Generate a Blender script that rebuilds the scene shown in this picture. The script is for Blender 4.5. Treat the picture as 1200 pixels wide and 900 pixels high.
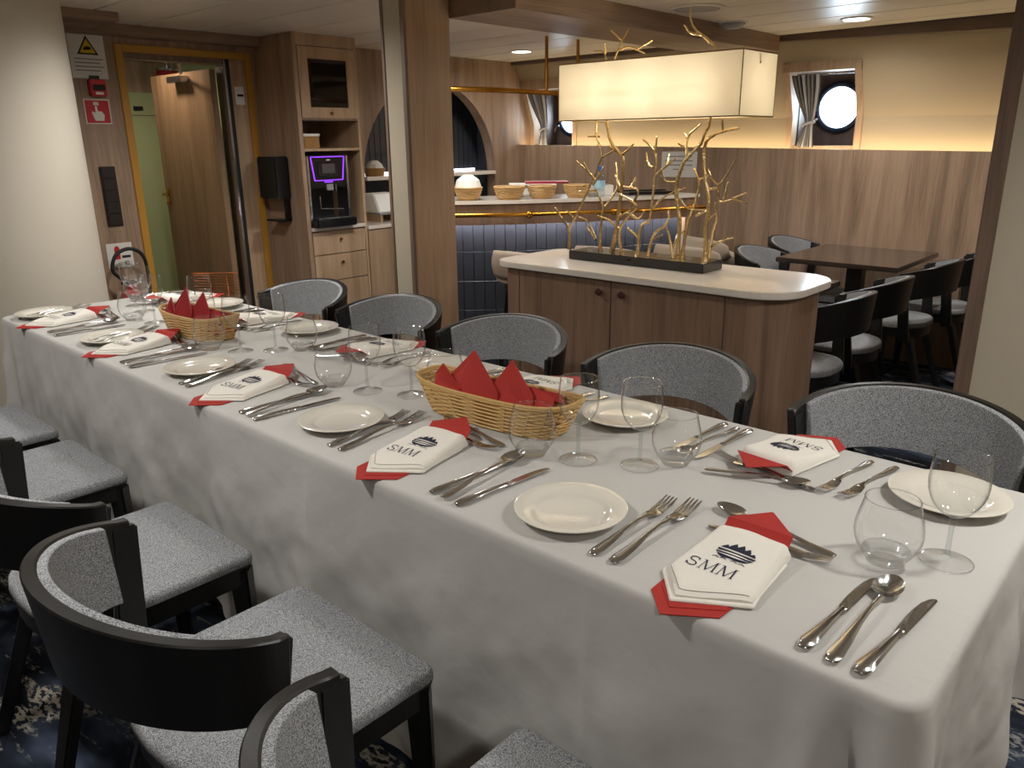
import bpy, bmesh, math, random
from mathutils import Vector, Matrix, noise
random.seed(7)
for o in list(bpy.data.objects): bpy.data.objects.remove(o)
scene = bpy.context.scene
COL = scene.collection
PI = math.pi
# ---------------------------------------------------------------- camera
cam_d = bpy.data.cameras.new('camera'); cam = bpy.data.objects.new('camera', cam_d); COL.objects.link(cam)
cam_d.sensor_fit = 'HORIZONTAL'; cam_d.sensor_width = 36.0; cam_d.lens = 915.63/1200*36
cam_d.clip_start = 0.02
RT = (0.739947, 0.672564, -0.011661); UP = (-0.192278, 0.228091, 0.954465); FW = (-0.644599, 0.704011, -0.298095)
m = Matrix(((RT[0], UP[0], -FW[0], 0), (RT[1], UP[1], -FW[1], 0), (RT[2], UP[2], -FW[2], 1.45), (0, 0, 0, 1)))
cam.matrix_world = m
scene.camera = cam
# ---------------------------------------------------------------- world, exposure, lights
w = bpy.data.worlds.new('sky'); scene.world = w; w.use_nodes = True
bg = w.node_tree.nodes['Background']; bg.inputs[0].default_value = (0.80, 0.91, 1.0, 1); bg.inputs[1].default_value = 14.0
scene.view_settings.view_transform = 'Standard'; scene.view_settings.look = 'None'
scene.view_settings.exposure = 0.72; scene.view_settings.gamma = 1.0
scene.view_settings.use_curve_mapping = False
CEIL = 2.1
WARM = (1.0, 0.83, 0.63); NEUT = (1.0, 0.97, 0.93)
# recessed ceiling downlights, then added fill lights: x, y, watts, lit
DOWN = [(0.25, 1.75, 50, NEUT), (-3.55, 1.85, 46, NEUT), (-1.85, 5.02, 26, NEUT), (-4.3, 4.85, 26, NEUT),
        (-1.7, 0.2, 48, NEUT), (-3.4, 0.1, 42, NEUT), (0.7, 2.35, 26, NEUT), (-3.3, 3.15, 46, NEUT), (0.7, -0.4, 42, NEUT), (-0.7, 4.3, 46, NEUT), (-2.1, 3.6, 20, NEUT)]  # this row: unseen fill lamps, added to brighten chairs, walls and ceiling
def area_spot(loc, watts, col, size=0.09, angle=172, blend=0.8):
    l = bpy.data.lights.new('downlight_lamp', 'SPOT'); l.energy = watts; l.color = col; l.shadow_soft_size = size
    l.spot_size = math.radians(angle); l.spot_blend = blend
    o = bpy.data.objects.new('downlight_lamp', l); COL.objects.link(o); o.location = loc; return o

# ================================================================ helpers
def lin(h):
    if isinstance(h, (tuple, list)): return (h[0], h[1], h[2], 1)
    h = h.lstrip('#'); c = [int(h[i:i+2], 16)/255 for i in (0, 2, 4)]
    return tuple([x/12.92 if x <= .04045 else ((x+.055)/1.055)**2.4 for x in c]+[1])
class MB:
    def __init__(s): s.v = []; s.f = []
    def add(s, vs, fs):
        n = len(s.v); s.v += [tuple(v) for v in vs]; s.f += [tuple(i+n for i in f) for f in fs]; return s
    def box(s, x0, x1, y0, y1, z0, z1):
        return s.add([(x, y, z) for z in (z0, z1) for (x, y) in ((x0, y0), (x1, y0), (x1, y1), (x0, y1))],
              [(3, 2, 1, 0), (4, 5, 6, 7), (0, 1, 5, 4), (1, 2, 6, 5), (2, 3, 7, 6), (3, 0, 4, 7)])
    def hexa(s, b, t):   # bottom quad, top quad (ccw from above)
        return s.add(list(b)+list(t), [(3, 2, 1, 0), (4, 5, 6, 7), (0, 1, 5, 4), (1, 2, 6, 5), (2, 3, 7, 6), (3, 0, 4, 7)])
    def prism(s, poly, z0, z1):
        n = len(poly); zf0 = z0 if callable(z0) else (lambda x, y: z0); zf1 = z1 if callable(z1) else (lambda x, y: z1)
        vs = [(x, y, zf0(x, y)) for x, y in poly]+[(x, y, zf1(x, y)) for x, y in poly]
        return s.add(vs, [tuple(range(n-1, -1, -1)), tuple(range(n, 2*n))]+[(i, (i+1) % n, n+(i+1) % n, n+i) for i in range(n)])
    def lathe(s, prof, n=24, cx=0, cy=0, cz=0):
        vs = []; fs = []; rows = []
        for r, z in prof:
            if r < 1e-6: rows.append([len(vs)]); vs.append((cx, cy, cz+z))
            else:
                rows.append(list(range(len(vs), len(vs)+n)))
                vs += [(cx+r*math.cos(2*PI*i/n), cy+r*math.sin(2*PI*i/n), cz+z) for i in range(n)]
        for a, b in zip(rows, rows[1:]):
            for i in range(n):
                j = (i+1) % n
                if len(a) == 1 and len(b) == 1: continue
                if len(a) == 1: fs.append((a[0], b[j], b[i]))
                elif len(b) == 1: fs.append((a[i], a[j], b[0]))
                else: fs.append((a[i], a[j], b[j], b[i]))
        return s.add(vs, fs)
    def tube(s, pts, r, n=8, closed=False, caps=True):
        P = [Vector(p) for p in pts]; m = len(P); R = r if isinstance(r, (list, tuple)) else [r]*m
        vs = []; fs = []; up = None
        for i in range(m):
            if closed: t = P[(i+1) % m]-P[i-1]
            else: t = P[min(i+1, m-1)]-P[max(i-1, 0)]
            if t.length < 1e-9: t = Vector((0, 0, 1))
            t.normalize()
            if up is None:
                up = Vector((0, 0, 1)) if abs(t.z) < .9 else Vector((0, 1, 0))
            a = t.cross(up)
            if a.length < 1e-6: a = t.cross(Vector((1, 0, 0)))
            a.normalize(); b = a.cross(t).normalized(); up = b
            vs += [P[i]+(a*math.cos(2*PI*k/n)+b*math.sin(2*PI*k/n))*R[i] for k in range(n)]
        L = m if closed else m-1
        for i in range(L):
            i2 = (i+1) % m
            for k in range(n):
                k2 = (k+1) % n; fs.append((i*n+k, i*n+k2, i2*n+k2, i2*n+k))
        if caps and not closed: fs += [tuple(range(n-1, -1, -1)), tuple((m-1)*n+k for k in range(n))]
        return s.add(vs, fs)
    def bar(s, a, b, wd, th, up=(0, 0, 1)):   # straight rectangular bar a->b
        a = Vector(a); b = Vector(b); t = (b-a).normalized(); u = Vector(up)
        x = t.cross(u)
        if x.length < 1e-6: x = t.cross(Vector((0, 1, 0)))
        x.normalize(); y = x.cross(t).normalized()
        wa, wb = (wd if isinstance(wd, (tuple, list)) else (wd, wd)); ta, tb = (th if isinstance(th, (tuple, list)) else (th, th))
        q = lambda c, ww, tt: [c-x*ww/2-y*tt/2, c+x*ww/2-y*tt/2, c+x*ww/2+y*tt/2, c-x*ww/2+y*tt/2]
        return s.add(q(a, wa, ta)+q(b, wb, tb), [(3, 2, 1, 0), (4, 5, 6, 7), (0, 1, 5, 4), (1, 2, 6, 5), (2, 3, 7, 6), (3, 0, 4, 7)])
    def grid(s, fn, nu, nv, cu=False):
        vs = [fn(i/(nu if cu else nu), j/nv) for j in range(nv+1) for i in range(nu if cu else nu+1)]
        W = nu if cu else nu+1; fs = []
        for j in range(nv):
            for i in range(nu):
                i2 = (i+1) % W; fs.append((j*W+i, j*W+i2, (j+1)*W+i2, (j+1)*W+i))
        return s.add(vs, fs)
    def mesh(s, name, mat, smooth=False, bevel=0, seg=2):
        me = bpy.data.meshes.new(name); me.from_pydata(s.v, [], s.f); me.update()
        bm = bmesh.new(); bm.from_mesh(me)
        bmesh.ops.recalc_face_normals(bm, faces=bm.faces)
        if bevel:
            es = [e for e in bm.edges if len(e.link_faces) == 2 and e.calc_face_angle(0) > .5]
            bmesh.ops.bevel(bm, geom=es, offset=bevel, segments=seg, affect='EDGES', clamp_overlap=True)
        bm.to_mesh(me); bm.free()
        if smooth:
            for p in me.polygons: p.use_smooth = True
            if smooth != 'all':
                me.set_sharp_from_angle(angle=math.radians(smooth if not isinstance(smooth, bool) else 40))
        if mat is not None: me.materials.append(M(mat))
        return me
    def build(s, name, mat, parent=None, smooth=False, bevel=0, seg=2):
        return link(name, s.mesh(name, mat, smooth, bevel, seg), parent)
def link(name, me, parent=None, loc=None):
    o = bpy.data.objects.new(name, me); COL.objects.link(o)
    if parent is not None: o.parent = parent
    if loc is not None: o.location = loc
    return o
def tag(o, label, cat=None, group=None, kind=None):
    o['label'] = label
    if cat: o['category'] = cat
    if group: o['group'] = group
    if kind: o['kind'] = kind
    return o
def thing(name, label, cat, loc=(0, 0, 0), rz=0, group=None):
    o = bpy.data.objects.new(name, None); COL.objects.link(o); o.empty_display_size = .05
    o.location = loc; o.rotation_euler = (0, 0, rz); return tag(o, label, cat, group)
def struct(o, label, cat): return tag(o, label, cat, kind='structure')
def dup(root, loc, rz, label):
    r = root.copy(); COL.objects.link(r); r.location = loc; r.rotation_euler = (0, 0, rz); r['label'] = label
    def rec(a, b):
        for ch in list(a.children):
            c = ch.copy(); COL.objects.link(c); c.parent = b; rec(ch, c)
    rec(root, r); return r
def catmull(pts, n=6, closed=False):
    P = [Vector(p) for p in pts]; out = []; m = len(P); R = range(m if closed else m-1)
    for i in R:
        p0 = P[i-1] if (closed or i) else P[0]*2-P[1]; p1 = P[i]; p2 = P[(i+1) % m]
        p3 = P[(i+2) % m] if (closed or i+2 < m) else P[-1]*2-P[-2]
        for k in range(n):
            t = k/n
            out.append(.5*((2*p1)+(p2-p0)*t+(2*p0-5*p1+4*p2-p3)*t*t+(3*p1-p0-3*p2+p3)*t**3))
    if not closed: out.append(P[-1])
    return out
def rrect(x0, x1, y0, y1, r, n=5):
    rs = r if isinstance(r, (tuple, list)) else (r,)*4
    out = []
    for (cx, cy, a0, q) in ((x0, y0, PI, 0), (x1, y0, 1.5*PI, 1), (x1, y1, 0, 2), (x0, y1, .5*PI, 3)):
        rr = rs[q]; ox = cx+(rr if cx == x0 else -rr); oy = cy+(rr if cy == y0 else -rr)
        for k in range(n+1):
            a = a0+.5*PI*k/n; out.append((ox+rr*math.cos(a), oy+rr*math.sin(a)))
    return out
# ---------------------------------------------------------------- materials
MATS = {}
def M(n): return n if isinstance(n, bpy.types.Material) else MATS[n]
def newmat(name):
    mt = bpy.data.materials.new(name); mt.use_nodes = True; MATS[name] = mt
    nt = mt.node_tree; return nt, nt.nodes, nt.links, nt.nodes['Principled BSDF']
def plain(name, col, rough=.5, metal=0, coat=0, spec=None, emit=None, es=0, bump=None, trans=0, var=0):
    nt, N, L, P = newmat(name)
    P.inputs['Base Color'].default_value = lin(col); P.inputs['Roughness'].default_value = rough; P.inputs['Metallic'].default_value = metal
    P.inputs['Coat Weight'].default_value = coat
    if spec is not None: P.inputs['Specular IOR Level'].default_value = spec
    if emit is not None: P.inputs['Emission Color'].default_value = lin(emit); P.inputs['Emission Strength'].default_value = es
    if trans: P.inputs['Transmission Weight'].default_value = trans
    if bump or var:
        tc = N.new('ShaderNodeTexCoord'); nz = N.new('ShaderNodeTexNoise'); L.new(tc.outputs['Object'], nz.inputs['Vector'])
        nz.inputs['Scale'].default_value = bump[0] if bump else 8; nz.inputs['Detail'].default_value = 5
        if bump:
            b = N.new('ShaderNodeBump'); b.inputs['Strength'].default_value = bump[1]; b.inputs['Distance'].default_value = bump[2] if len(bump) > 2 else .01
            L.new(nz.outputs['Fac'], b.inputs['Height']); L.new(b.outputs['Normal'], P.inputs['Normal'])
        if var:
            hs = N.new('ShaderNodeHueSaturation'); mr = N.new('ShaderNodeMapRange'); mr.inputs['To Min'].default_value = 1-var; mr.inputs['To Max'].default_value = 1+var
            L.new(nz.outputs['Fac'], mr.inputs['Value']); L.new(mr.outputs['Result'], hs.inputs['Value']); hs.inputs['Color'].default_value = lin(col)
            L.new(hs.outputs['Color'], P.inputs['Base Color'])
    return MATS[name]
def ramp(N, stops):
    r = N.new('ShaderNodeValToRGB'); e = r.color_ramp.elements
    while len(e) < len(stops): e.new(.5)
    for i, (p, c) in enumerate(stops): e[i].position = p; e[i].color = lin(c)
    return r
def wood(name, dark, mid, light, rough=.45, axis=2, sc=1.0, coat=0):
    nt, N, L, P = newmat(name)
    tc = N.new('ShaderNodeTexCoord'); mp = N.new('ShaderNodeMapping'); s = [9*sc]*3; s[axis] = .55*sc
    mp.inputs['Scale'].default_value = s; L.new(tc.outputs['Object'], mp.inputs['Vector'])
    n1 = N.new('ShaderNodeTexNoise'); n1.inputs['Scale'].default_value = 1; n1.inputs['Detail'].default_value = 7; n1.inputs['Distortion'].default_value = 1.1; n1.inputs['Roughness'].default_value = .62
    L.new(mp.outputs['Vector'], n1.inputs['Vector'])
    mp2 = N.new('ShaderNodeMapping'); s2 = [150*sc]*3; s2[axis] = 5*sc; mp2.inputs['Scale'].default_value = s2; L.new(tc.outputs['Object'], mp2.inputs['Vector'])
    n2 = N.new('ShaderNodeTexNoise'); n2.inputs['Scale'].default_value = 1; n2.inputs['Detail'].default_value = 3; L.new(mp2.outputs['Vector'], n2.inputs['Vector'])
    mx = N.new('ShaderNodeMix'); mx.data_type = 'FLOAT'; mx.inputs[0].default_value = .3; L.new(n1.outputs['Fac'], mx.inputs[2]); L.new(n2.outputs['Fac'], mx.inputs[3])
    r = ramp(N, [(.33, dark), (.5, mid), (.68, light)]); L.new(mx.outputs[0], r.inputs['Fac']); L.new(r.outputs['Color'], P.inputs['Base Color'])
    b = N.new('ShaderNodeBump'); b.inputs['Strength'].default_value = .12; b.inputs['Distance'].default_value = .002; L.new(n2.outputs['Fac'], b.inputs['Height']); L.new(b.outputs['Normal'], P.inputs['Normal'])
    P.inputs['Roughness'].default_value = rough; P.inputs['Coat Weight'].default_value = coat
    return MATS[name]
def tweed(name, a, b, scale=330):
    nt, N, L, P = newmat(name)
    tc = N.new('ShaderNodeTexCoord'); vo = N.new('ShaderNodeTexVoronoi'); vo.inputs['Scale'].default_value = scale; L.new(tc.outputs['Object'], vo.inputs['Vector'])
    nz = N.new('ShaderNodeTexNoise'); nz.inputs['Scale'].default_value = scale*.8; nz.inputs['Detail'].default_value = 2; L.new(tc.outputs['Object'], nz.inputs['Vector'])
    ad = N.new('ShaderNodeMix'); ad.data_type = 'FLOAT'; ad.inputs[0].default_value = .5; L.new(vo.outputs['Distance'], ad.inputs[2]); L.new(nz.outputs['Fac'], ad.inputs[3])
    r = ramp(N, [(.3, b), (.62, a)]); L.new(ad.outputs[0], r.inputs['Fac']); L.new(r.outputs['Color'], P.inputs['Base Color'])
    bp = N.new('ShaderNodeBump'); bp.inputs['Strength'].default_value = .4; bp.inputs['Distance'].default_value = .001; L.new(ad.outputs[0], bp.inputs['Height']); L.new(bp.outputs['Normal'], P.inputs['Normal'])
    P.inputs['Roughness'].default_value = .95; P.inputs['Specular IOR Level'].default_value = .15
    return MATS[name]
def clearglass(name, tint=(.97, .98, .98), edge=(.45, .47, .47), blend=.22, refl=.6):
    nt, N, L, P = newmat(name); N.remove(P); out = N['Material Output']
    lw = N.new('ShaderNodeLayerWeight'); lw.inputs['Blend'].default_value = blend
    r = ramp(N, [(0, tint), (.55, tint), (.82, tuple((a+b)/2 for a, b in zip(tint, edge))), (1, edge)]); L.new(lw.outputs['Facing'], r.inputs['Fac'])
    t = N.new('ShaderNodeBsdfTransparent'); L.new(r.outputs['Color'], t.inputs['Color'])
    g = N.new('ShaderNodeBsdfGlossy'); g.inputs['Roughness'].default_value = .02; g.inputs['Color'].default_value = (refl+.3, refl+.3, refl+.3, 1)
    pw = N.new('ShaderNodeMath'); pw.operation = 'POWER'; pw.inputs[1].default_value = 3.5; lw2 = N.new('ShaderNodeLayerWeight'); lw2.inputs['Blend'].default_value = .5; L.new(lw2.outputs['Facing'], pw.inputs[0])
    mr = N.new('ShaderNodeMapRange'); mr.inputs['To Min'].default_value = .055; mr.inputs['To Max'].default_value = .9; L.new(pw.outputs[0], mr.inputs['Value'])
    mx = N.new('ShaderNodeMixShader'); L.new(mr.outputs['Result'], mx.inputs[0]); L.new(t.outputs[0], mx.inputs[1]); L.new(g.outputs[0], mx.inputs[2]); L.new(mx.outputs[0], out.inputs[0])
    return MATS[name]
def emis(name, col, st):
    nt, N, L, P = newmat(name); N.remove(P); e = N.new('ShaderNodeEmission'); e.inputs[0].default_value = lin(col); e.inputs[1].default_value = st
    L.new(e.outputs[0], N['Material Output'].inputs[0]); return MATS[name]

wood('oak_wall', '765f4c', '997f68', 'b2967d', .5)
wood('oak_trim', '5e4c40', '776152', '8a7461', .5)
wood('oak_light', '93785e', 'ab8f72', 'bfa586', .5)
wood('oak_pillar', '866a52', '9f8268', 'b39679', .5)
wood('oak_island', '654d3d', '826753', '977a64', .48)
wood('oak_beam', '66513f', '836b58', '977e6a', .5, axis=1)
wood('oak_trim_long', '4c3d34', '5d4b40', '6b594c', .5, axis=0)
wood('door_oak', '6f5641', '8b6f55', 'a18468', .4)
wood('dark_table', '2c241f', '3d332c', '4a3f37', .2, axis=0, coat=.5)
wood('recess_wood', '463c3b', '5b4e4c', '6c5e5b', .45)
wood('black_wood', '0c0b0b', '131211', '1b1a18', .38)
plain('ochre_paint', 'b98733', .4)
plain('green_wall', 'b9c595', .6)
plain('ceiling_white', 'ddd4c5', .35, var=.03)
plain('ceiling_gap', '57493c', .8)
plain('wallpaper', 'ab9b80', .85, bump=(160, .15, .002), var=.05)
plain('panel_fabric', 'b6ab96', .9, bump=(220, .2, .002), var=.05)
plain('column_fabric', 'cbc3b3', .85, bump=(180, .15, .002), var=.04)
plain('linen', 'bdbbb6', .85, spec=.2, bump=(6, .3, .02))
plain('linen_napkin', 'e2ddd3', .88, spec=.2, bump=(60, .2, .004))
plain('red_paper', 'a5322c', .8, spec=.25, bump=(40, .1, .003))
plain('deep_red_paper', '8d2023', .8, spec=.25, bump=(40, .1, .003))
plain('navy_thread', '141930', .8)
plain('porcelain', 'd9d4c7', .1, coat=.5)
plain('steel', 'd6d6d6', .14, metal=1)
plain('brass', 'c08a35', .25, metal=1)
plain('gold_leaf', 'd9bd88', .27, metal=1, bump=(70, .5, .006))
plain('black_metal', '17171a', .35, metal=.6)
plain('lamp_black', '1b1916', .22, coat=.3)
plain('quartz', 'dfd6c9', .18, coat=.3, var=.06)
plain('tile_navy', '33363c', .34, coat=.15, var=.2)
plain('grout', '3a3f49', .8)
plain('black_plastic', '0c0c0e', .3)
plain('grey_plastic', '8e8e90', .4)
plain('silver', 'c3c3c6', .25, metal=1)
plain('white_plastic', 'd9d7d2', .45)
plain('white_paper', 'dcd9d0', .8)
plain('sign_red', 'b81f28', .5)
plain('sign_yellow', 'e0b91f', .5)
plain('sign_black', '121212', .6)
plain('sign_green', '2f4a38', .6)
plain('sign_grey', '8b8a86', .7)
plain('switch_dark', '241d1a', .4)
plain('wicker', 'c39d5d', .55, bump=(90, .3, .003), var=.2)
plain('wicker_dark', '96703b', .6, var=.2)
plain('wicker_pale', 'c4a06a', .6, bump=(120, .3, .003), var=.15)
plain('copper', 'c9764a', .25, metal=1)
plain('stool_leather', '9c8c7b', .55, bump=(90, .1, .002))
plain('curtain_cloth', '6d6966', .9, spec=.2, var=.1)
plain('navy_metal', '26324a', .35, metal=.5)
plain('rubber', '141414', .6)
plain('folder_red', '98262f', .45)
plain('water_cap', '2d5da8', .4)
plain('bottle_label', '9fc4d2', .5)
plain('knob_brown', '45291c', .4)
plain('knob_brass', 'a57b45', .35, metal=1)
plain('screen_dark', '1d1c22', .12)
tweed('seat_tweed', '66686b', 'bfc1c3', 520)
tweed('pad_tweed', '66686b', 'bfc1c3', 480)
clearglass('glass_clear', (.985,.99,.99), (.16,.18,.18), .5, .7)
clearglass('glass_base', (.90,.92,.92), (.25,.27,.27), .5, .7)
clearglass('window_glass', (.95, .98, 1), (.8, .85, .9), .2, .4)
clearglass('bottle_plastic', (.85, .92, .97), (.5, .6, .7), .3, .4)
nt, N, L, P = newmat('glass_lens'); N.remove(P)
g_ = N.new('ShaderNodeBsdfGlass'); g_.inputs['IOR'].default_value = 1.45; g_.inputs['Roughness'].default_value = 0.0; t_ = N.new('ShaderNodeBsdfTransparent'); t_.inputs[0].default_value = (.95, .96, .96, 1)
x_ = N.new('ShaderNodeMixShader'); x_.inputs[0].default_value = .62; L.new(g_.outputs[0], x_.inputs[1]); L.new(t_.outputs[0], x_.inputs[2]); L.new(x_.outputs[0], N['Material Output'].inputs[0])
plain('cabinet_glass', '0a0c0d', .05, coat=.5)
emis('led_warm', (1.0, .80, .5), 13)
emis('led_cool', (.95, .93, 1.0), 48); emis('led_niche', (.9, .9, 1.0), 2.5)
emis('led_purple', (.30, .06, 1.0), 1.0)
emis('lamp_disc', (1.0, .95, .88), 7)
# lampshade: translucent woven fabric
nt, N, L, P = newmat('shade_fabric'); N.remove(P)
d = N.new('ShaderNodeBsdfDiffuse'); d.inputs[0].default_value = lin('e9dcc0'); t = N.new('ShaderNodeBsdfTranslucent'); t.inputs[0].default_value = lin('f2e6cb')
mx = N.new('ShaderNodeMixShader'); mx.inputs[0].default_value = .5; L.new(d.outputs[0], mx.inputs[1]); L.new(t.outputs[0], mx.inputs[2]); L.new(mx.outputs[0], N['Material Output'].inputs[0])
# carpet
nt, N, L, P = newmat('carpet')
tc = N.new('ShaderNodeTexCoord')
def nz(scale, sc, det=4, dist=0, rough=.6):
    mp = N.new('ShaderNodeMapping'); mp.inputs['Scale'].default_value = sc; L.new(tc.outputs['Object'], mp.inputs['Vector'])
    n = N.new('ShaderNodeTexNoise'); n.inputs['Scale'].default_value = scale; n.inputs['Detail'].default_value = det; n.inputs['Distortion'].default_value = dist; n.inputs['Roughness'].default_value = rough
    L.new(mp.outputs['Vector'], n.inputs['Vector']); return n
base = ramp(N, [(.38, '14171c'), (.5, '2a303c'), (.62, '465063')]); L.new(nz(2.2, (1, 2.5, 1), 3).outputs['Fac'], base.inputs['Fac'])
s1 = ramp(N, [(.54, '000000'), (.59, 'ffffff')]); L.new(nz(4.0, (1, 3.6, 1), 5, .6).outputs['Fac'], s1.inputs['Fac'])
s2 = ramp(N, [(.46, '000000'), (.52, 'ffffff')]); L.new(nz(40, (1, 2, 1), 3).outputs['Fac'], s2.inputs['Fac'])
ml = N.new('ShaderNodeMath'); ml.operation = 'MULTIPLY'; L.new(s1.outputs['Color'], ml.inputs[0]); L.new(s2.outputs['Color'], ml.inputs[1])
pc = ramp(N, [(.35, '626a78'), (.6, 'a39c8d')]); L.new(nz(1.6, (1, 1, 1), 2).outputs['Fac'], pc.inputs['Fac'])
mx = N.new('ShaderNodeMix'); mx.data_type = 'RGBA'; L.new(ml.outputs[0], mx.inputs[0]); L.new(base.outputs['Color'], mx.inputs[6]); L.new(pc.outputs['Color'], mx.inputs[7])
L.new(mx.outputs[2], P.inputs['Base Color']); P.inputs['Roughness'].default_value = .95; P.inputs['Specular IOR Level'].default_value = .1
bp = N.new('ShaderNodeBump'); bp.inputs['Strength'].default_value = .5; bp.inputs['Distance'].default_value = .004; L.new(nz(300, (1, 1, 1), 2).outputs['Fac'], bp.inputs['Height']); L.new(bp.outputs['Normal'], P.inputs['Normal'])
# ================================================================ the room
WX = -4.95
fl = MB().box(-6.7, 1.8, -1.9, 6.1, -.06, 0).build('floor', 'carpet'); struct(fl, 'dark navy carpet with pale broken brush pattern', 'floor')
# ceiling of long planks running along x
ce = MB().box(-5.05, 1.8, -1.9, 5.56, CEIL+.012, CEIL+.05).build('ceiling', 'ceiling_gap'); struct(ce, 'cream plank ceiling with narrow dark joints', 'ceiling')
pm = MB().box(-5.0, 1.75, .007, .378, 0, .0125).mesh('ceiling_plank', 'ceiling_white', bevel=.003, seg=1)
y = 4.482-.385*17
while y < 5.4:
    p = link('ceiling_plank', pm, ce, (0, y, CEIL)); y += .385
# left wall with doorway and arch
mb = MB()
mb.box(WX-.1, WX, -1.9, 2.06, 0, CEIL); mb.box(WX-.1, WX, 2.06, 2.91, 2.0, CEIL); mb.box(WX-.1, WX, 2.91, 3.78, 0, CEIL); mb.box(WX-.1, WX, 5.22, 5.8, 0, CEIL); mb.box(WX-.1, WX, 3.78, 5.22, 0, .86)
AC, AR, AZ = 4.5, .72, 1.19
n = 28
for i in range(n):
    a0 = PI-PI*i/n; a1 = PI-PI*(i+1)/n
    y0, z0, y1, z1 = AC+AR*math.cos(a0), AZ+AR*math.sin(a0), AC+AR*math.cos(a1), AZ+AR*math.sin(a1)
    mb.hexa([(WX-.1, y0, z0), (WX, y0, z0), (WX, y1, z1), (WX-.1, y1, z1)], [(WX-.1, y0, CEIL), (WX, y0, CEIL), (WX, y1, CEIL), (WX-.1, y1, CEIL)])
wl = mb.build('wall_left', 'oak_wall'); struct(wl, 'oak panelled end wall with a doorway and a round-topped niche', 'wall')
mb = MB().box(WX-.32, WX-.26, 3.7, 5.3, .8, 2.0).box(WX-.32, WX-.1, 3.7, 3.74, .8, 2).box(WX-.32, WX-.1, 5.26, 5.3, .8, 2).box(WX-.32, WX-.1, 3.7, 5.3, 1.98, 2.02)
mb.build('niche_lining', 'grout', wl)
mb = MB()
for r in range(5):
    for c in range(26):
        y0 = 3.745+c*.058; z0 = 1.2+r*.155; mb.box(WX-.26, WX-.25, y0, y0+.052, z0, z0+.149)
t = mb.build('niche_tiles', 'tile_navy', wl); t['kind'] = 'stuff'; t['label'] = 'small stacked navy tiles at the back of the niche'
MB().box(WX-.26, WX+.02, 3.79, 5.21, 1.165, 1.195).build('niche_shelf', 'quartz', wl, bevel=.003)
MB().box(WX-.245, WX-.235, 3.8, 5.2, 1.2, 1.212).build('niche_light_strip', 'led_niche', wl)
MB().box(WX-.26, WX-.1, 3.78, 5.22, .86, .89).build('niche_sill', 'black_plastic', wl)
# back wall : wainscot, ledge, leaning upper wall
def dz(x): return -.0156*(x+3)
def xs_box(mb, x0, x1, y0, y1, zb, zt):  # box whose top follows the sheer line
    zb0 = zb if not callable(zb) else zb(x0); zb1 = zb if not callable(zb) else zb(x1)
    return mb.hexa([(x0, y0, zb0), (x1, y0, zb1), (x1, y1, zb1), (x0, y1, zb0)], [(x0, y0, zt(x0)), (x1, y0, zt(x1)), (x1, y1, zt(x1)), (x0, y1, zt(x0))])
zl = lambda x: 1.379+dz(x)
mb = MB()
xs_box(mb, -4.95, 1.75, 5.5, 5.56, 0, zl)
wb = mb.build('wall_back', 'oak_wall'); struct(wb, 'oak panelled back wall below the lit ledge', 'wall')
xs_box(MB(), -4.95, 1.75, 5.56, 5.78, 1.25, lambda x: zl(x)-.045).build('ledge', 'wallpaper', wb)
xs_box(MB(), -4.93, 1.7, 5.60, 5.62, lambda x: zl(x)-.044, lambda x: zl(x)-.03).build('ledge_light_strip', 'led_warm', wb)
WINX = [-2.25, -4.68]
def yw(z): return 5.705 if z < 1.58 else 5.705-(z-1.58)/.52*.21
xsc = [-4.95, -4.945, -4.415, -2.515, -1.985, 1.75]; zs = [1.31, 1.58, 1.92, 2.12]
mb = MB()
for i in range(5):
    for j in range(3):
        if i in (1, 3) and j < 2: continue
        x0, x1, z0, z1 = xsc[i], xsc[i+1], zs[j], zs[j+1]
        dd = lambda x, z: (z+dz(x)*.6) if z < 2 else z
        mb.hexa([(x0, yw(z0), dd(x0, z0)), (x1, yw(z0), dd(x1, z0)), (x1, yw(z0)+.03, dd(x1, z0)), (x0, yw(z0)+.03, dd(x0, z0))],
                [(x0, yw(z1), dd(x0, z1)), (x1, yw(z1), dd(x1, z1)), (x1, yw(z1)+.03, dd(x1, z1)), (x0, yw(z1)+.03, dd(x0, z1))])
mb.build('upper_wall', 'wallpaper', wb)
mb = MB().box(-5.3, 1.8, 6.06, 6.1, 0, 1.2); mb.build('hull_lining', 'recess_wood', wb)
# ceiling trim along the back wall
mb = MB()
tz = [(-4.95, 2.072), (-2.8, 2.07), (-1.17, 2.022), (1.75, 1.97)]
for (xa, za), (xb, zb) in zip(tz, tz[1:]):
    mb.hexa([(xa, 5.44, za), (xb, 5.44, zb), (xb, 5.54, zb), (xa, 5.54, za)], [(xa, 5.44, 2.11), (xb, 5.44, 2.11), (xb, 5.54, 2.11), (xa, 5.54, 2.11)])
struct(mb.build('trim_1', 'oak_trim_long'), 'dark wood trim running along the top of the back wall', 'trim')
# beam from the pillar to the back wall
struct(MB().box(-2.93, -2.5, 2.78, 5.44, 2.0, 2.11).build('trim_2', 'oak_beam', bevel=.004), 'broad wooden ceiling beam running from the pillar to the back wall', 'beam')
# crown trim and soffit on the left wall
struct(MB().box(WX, WX+.1, 1.2, 2.945, 2.04, 2.11).build('trim_3', 'oak_beam', bevel=.004), 'dark wood crown trim above the open doorway', 'trim')
struct(MB().box(WX, WX+.5, .2, 1.9, 2.055, 2.11).build('trim_4', 'oak_beam', bevel=.004), 'boxed wood soffit at the ceiling above the pale column', 'trim')
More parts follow.
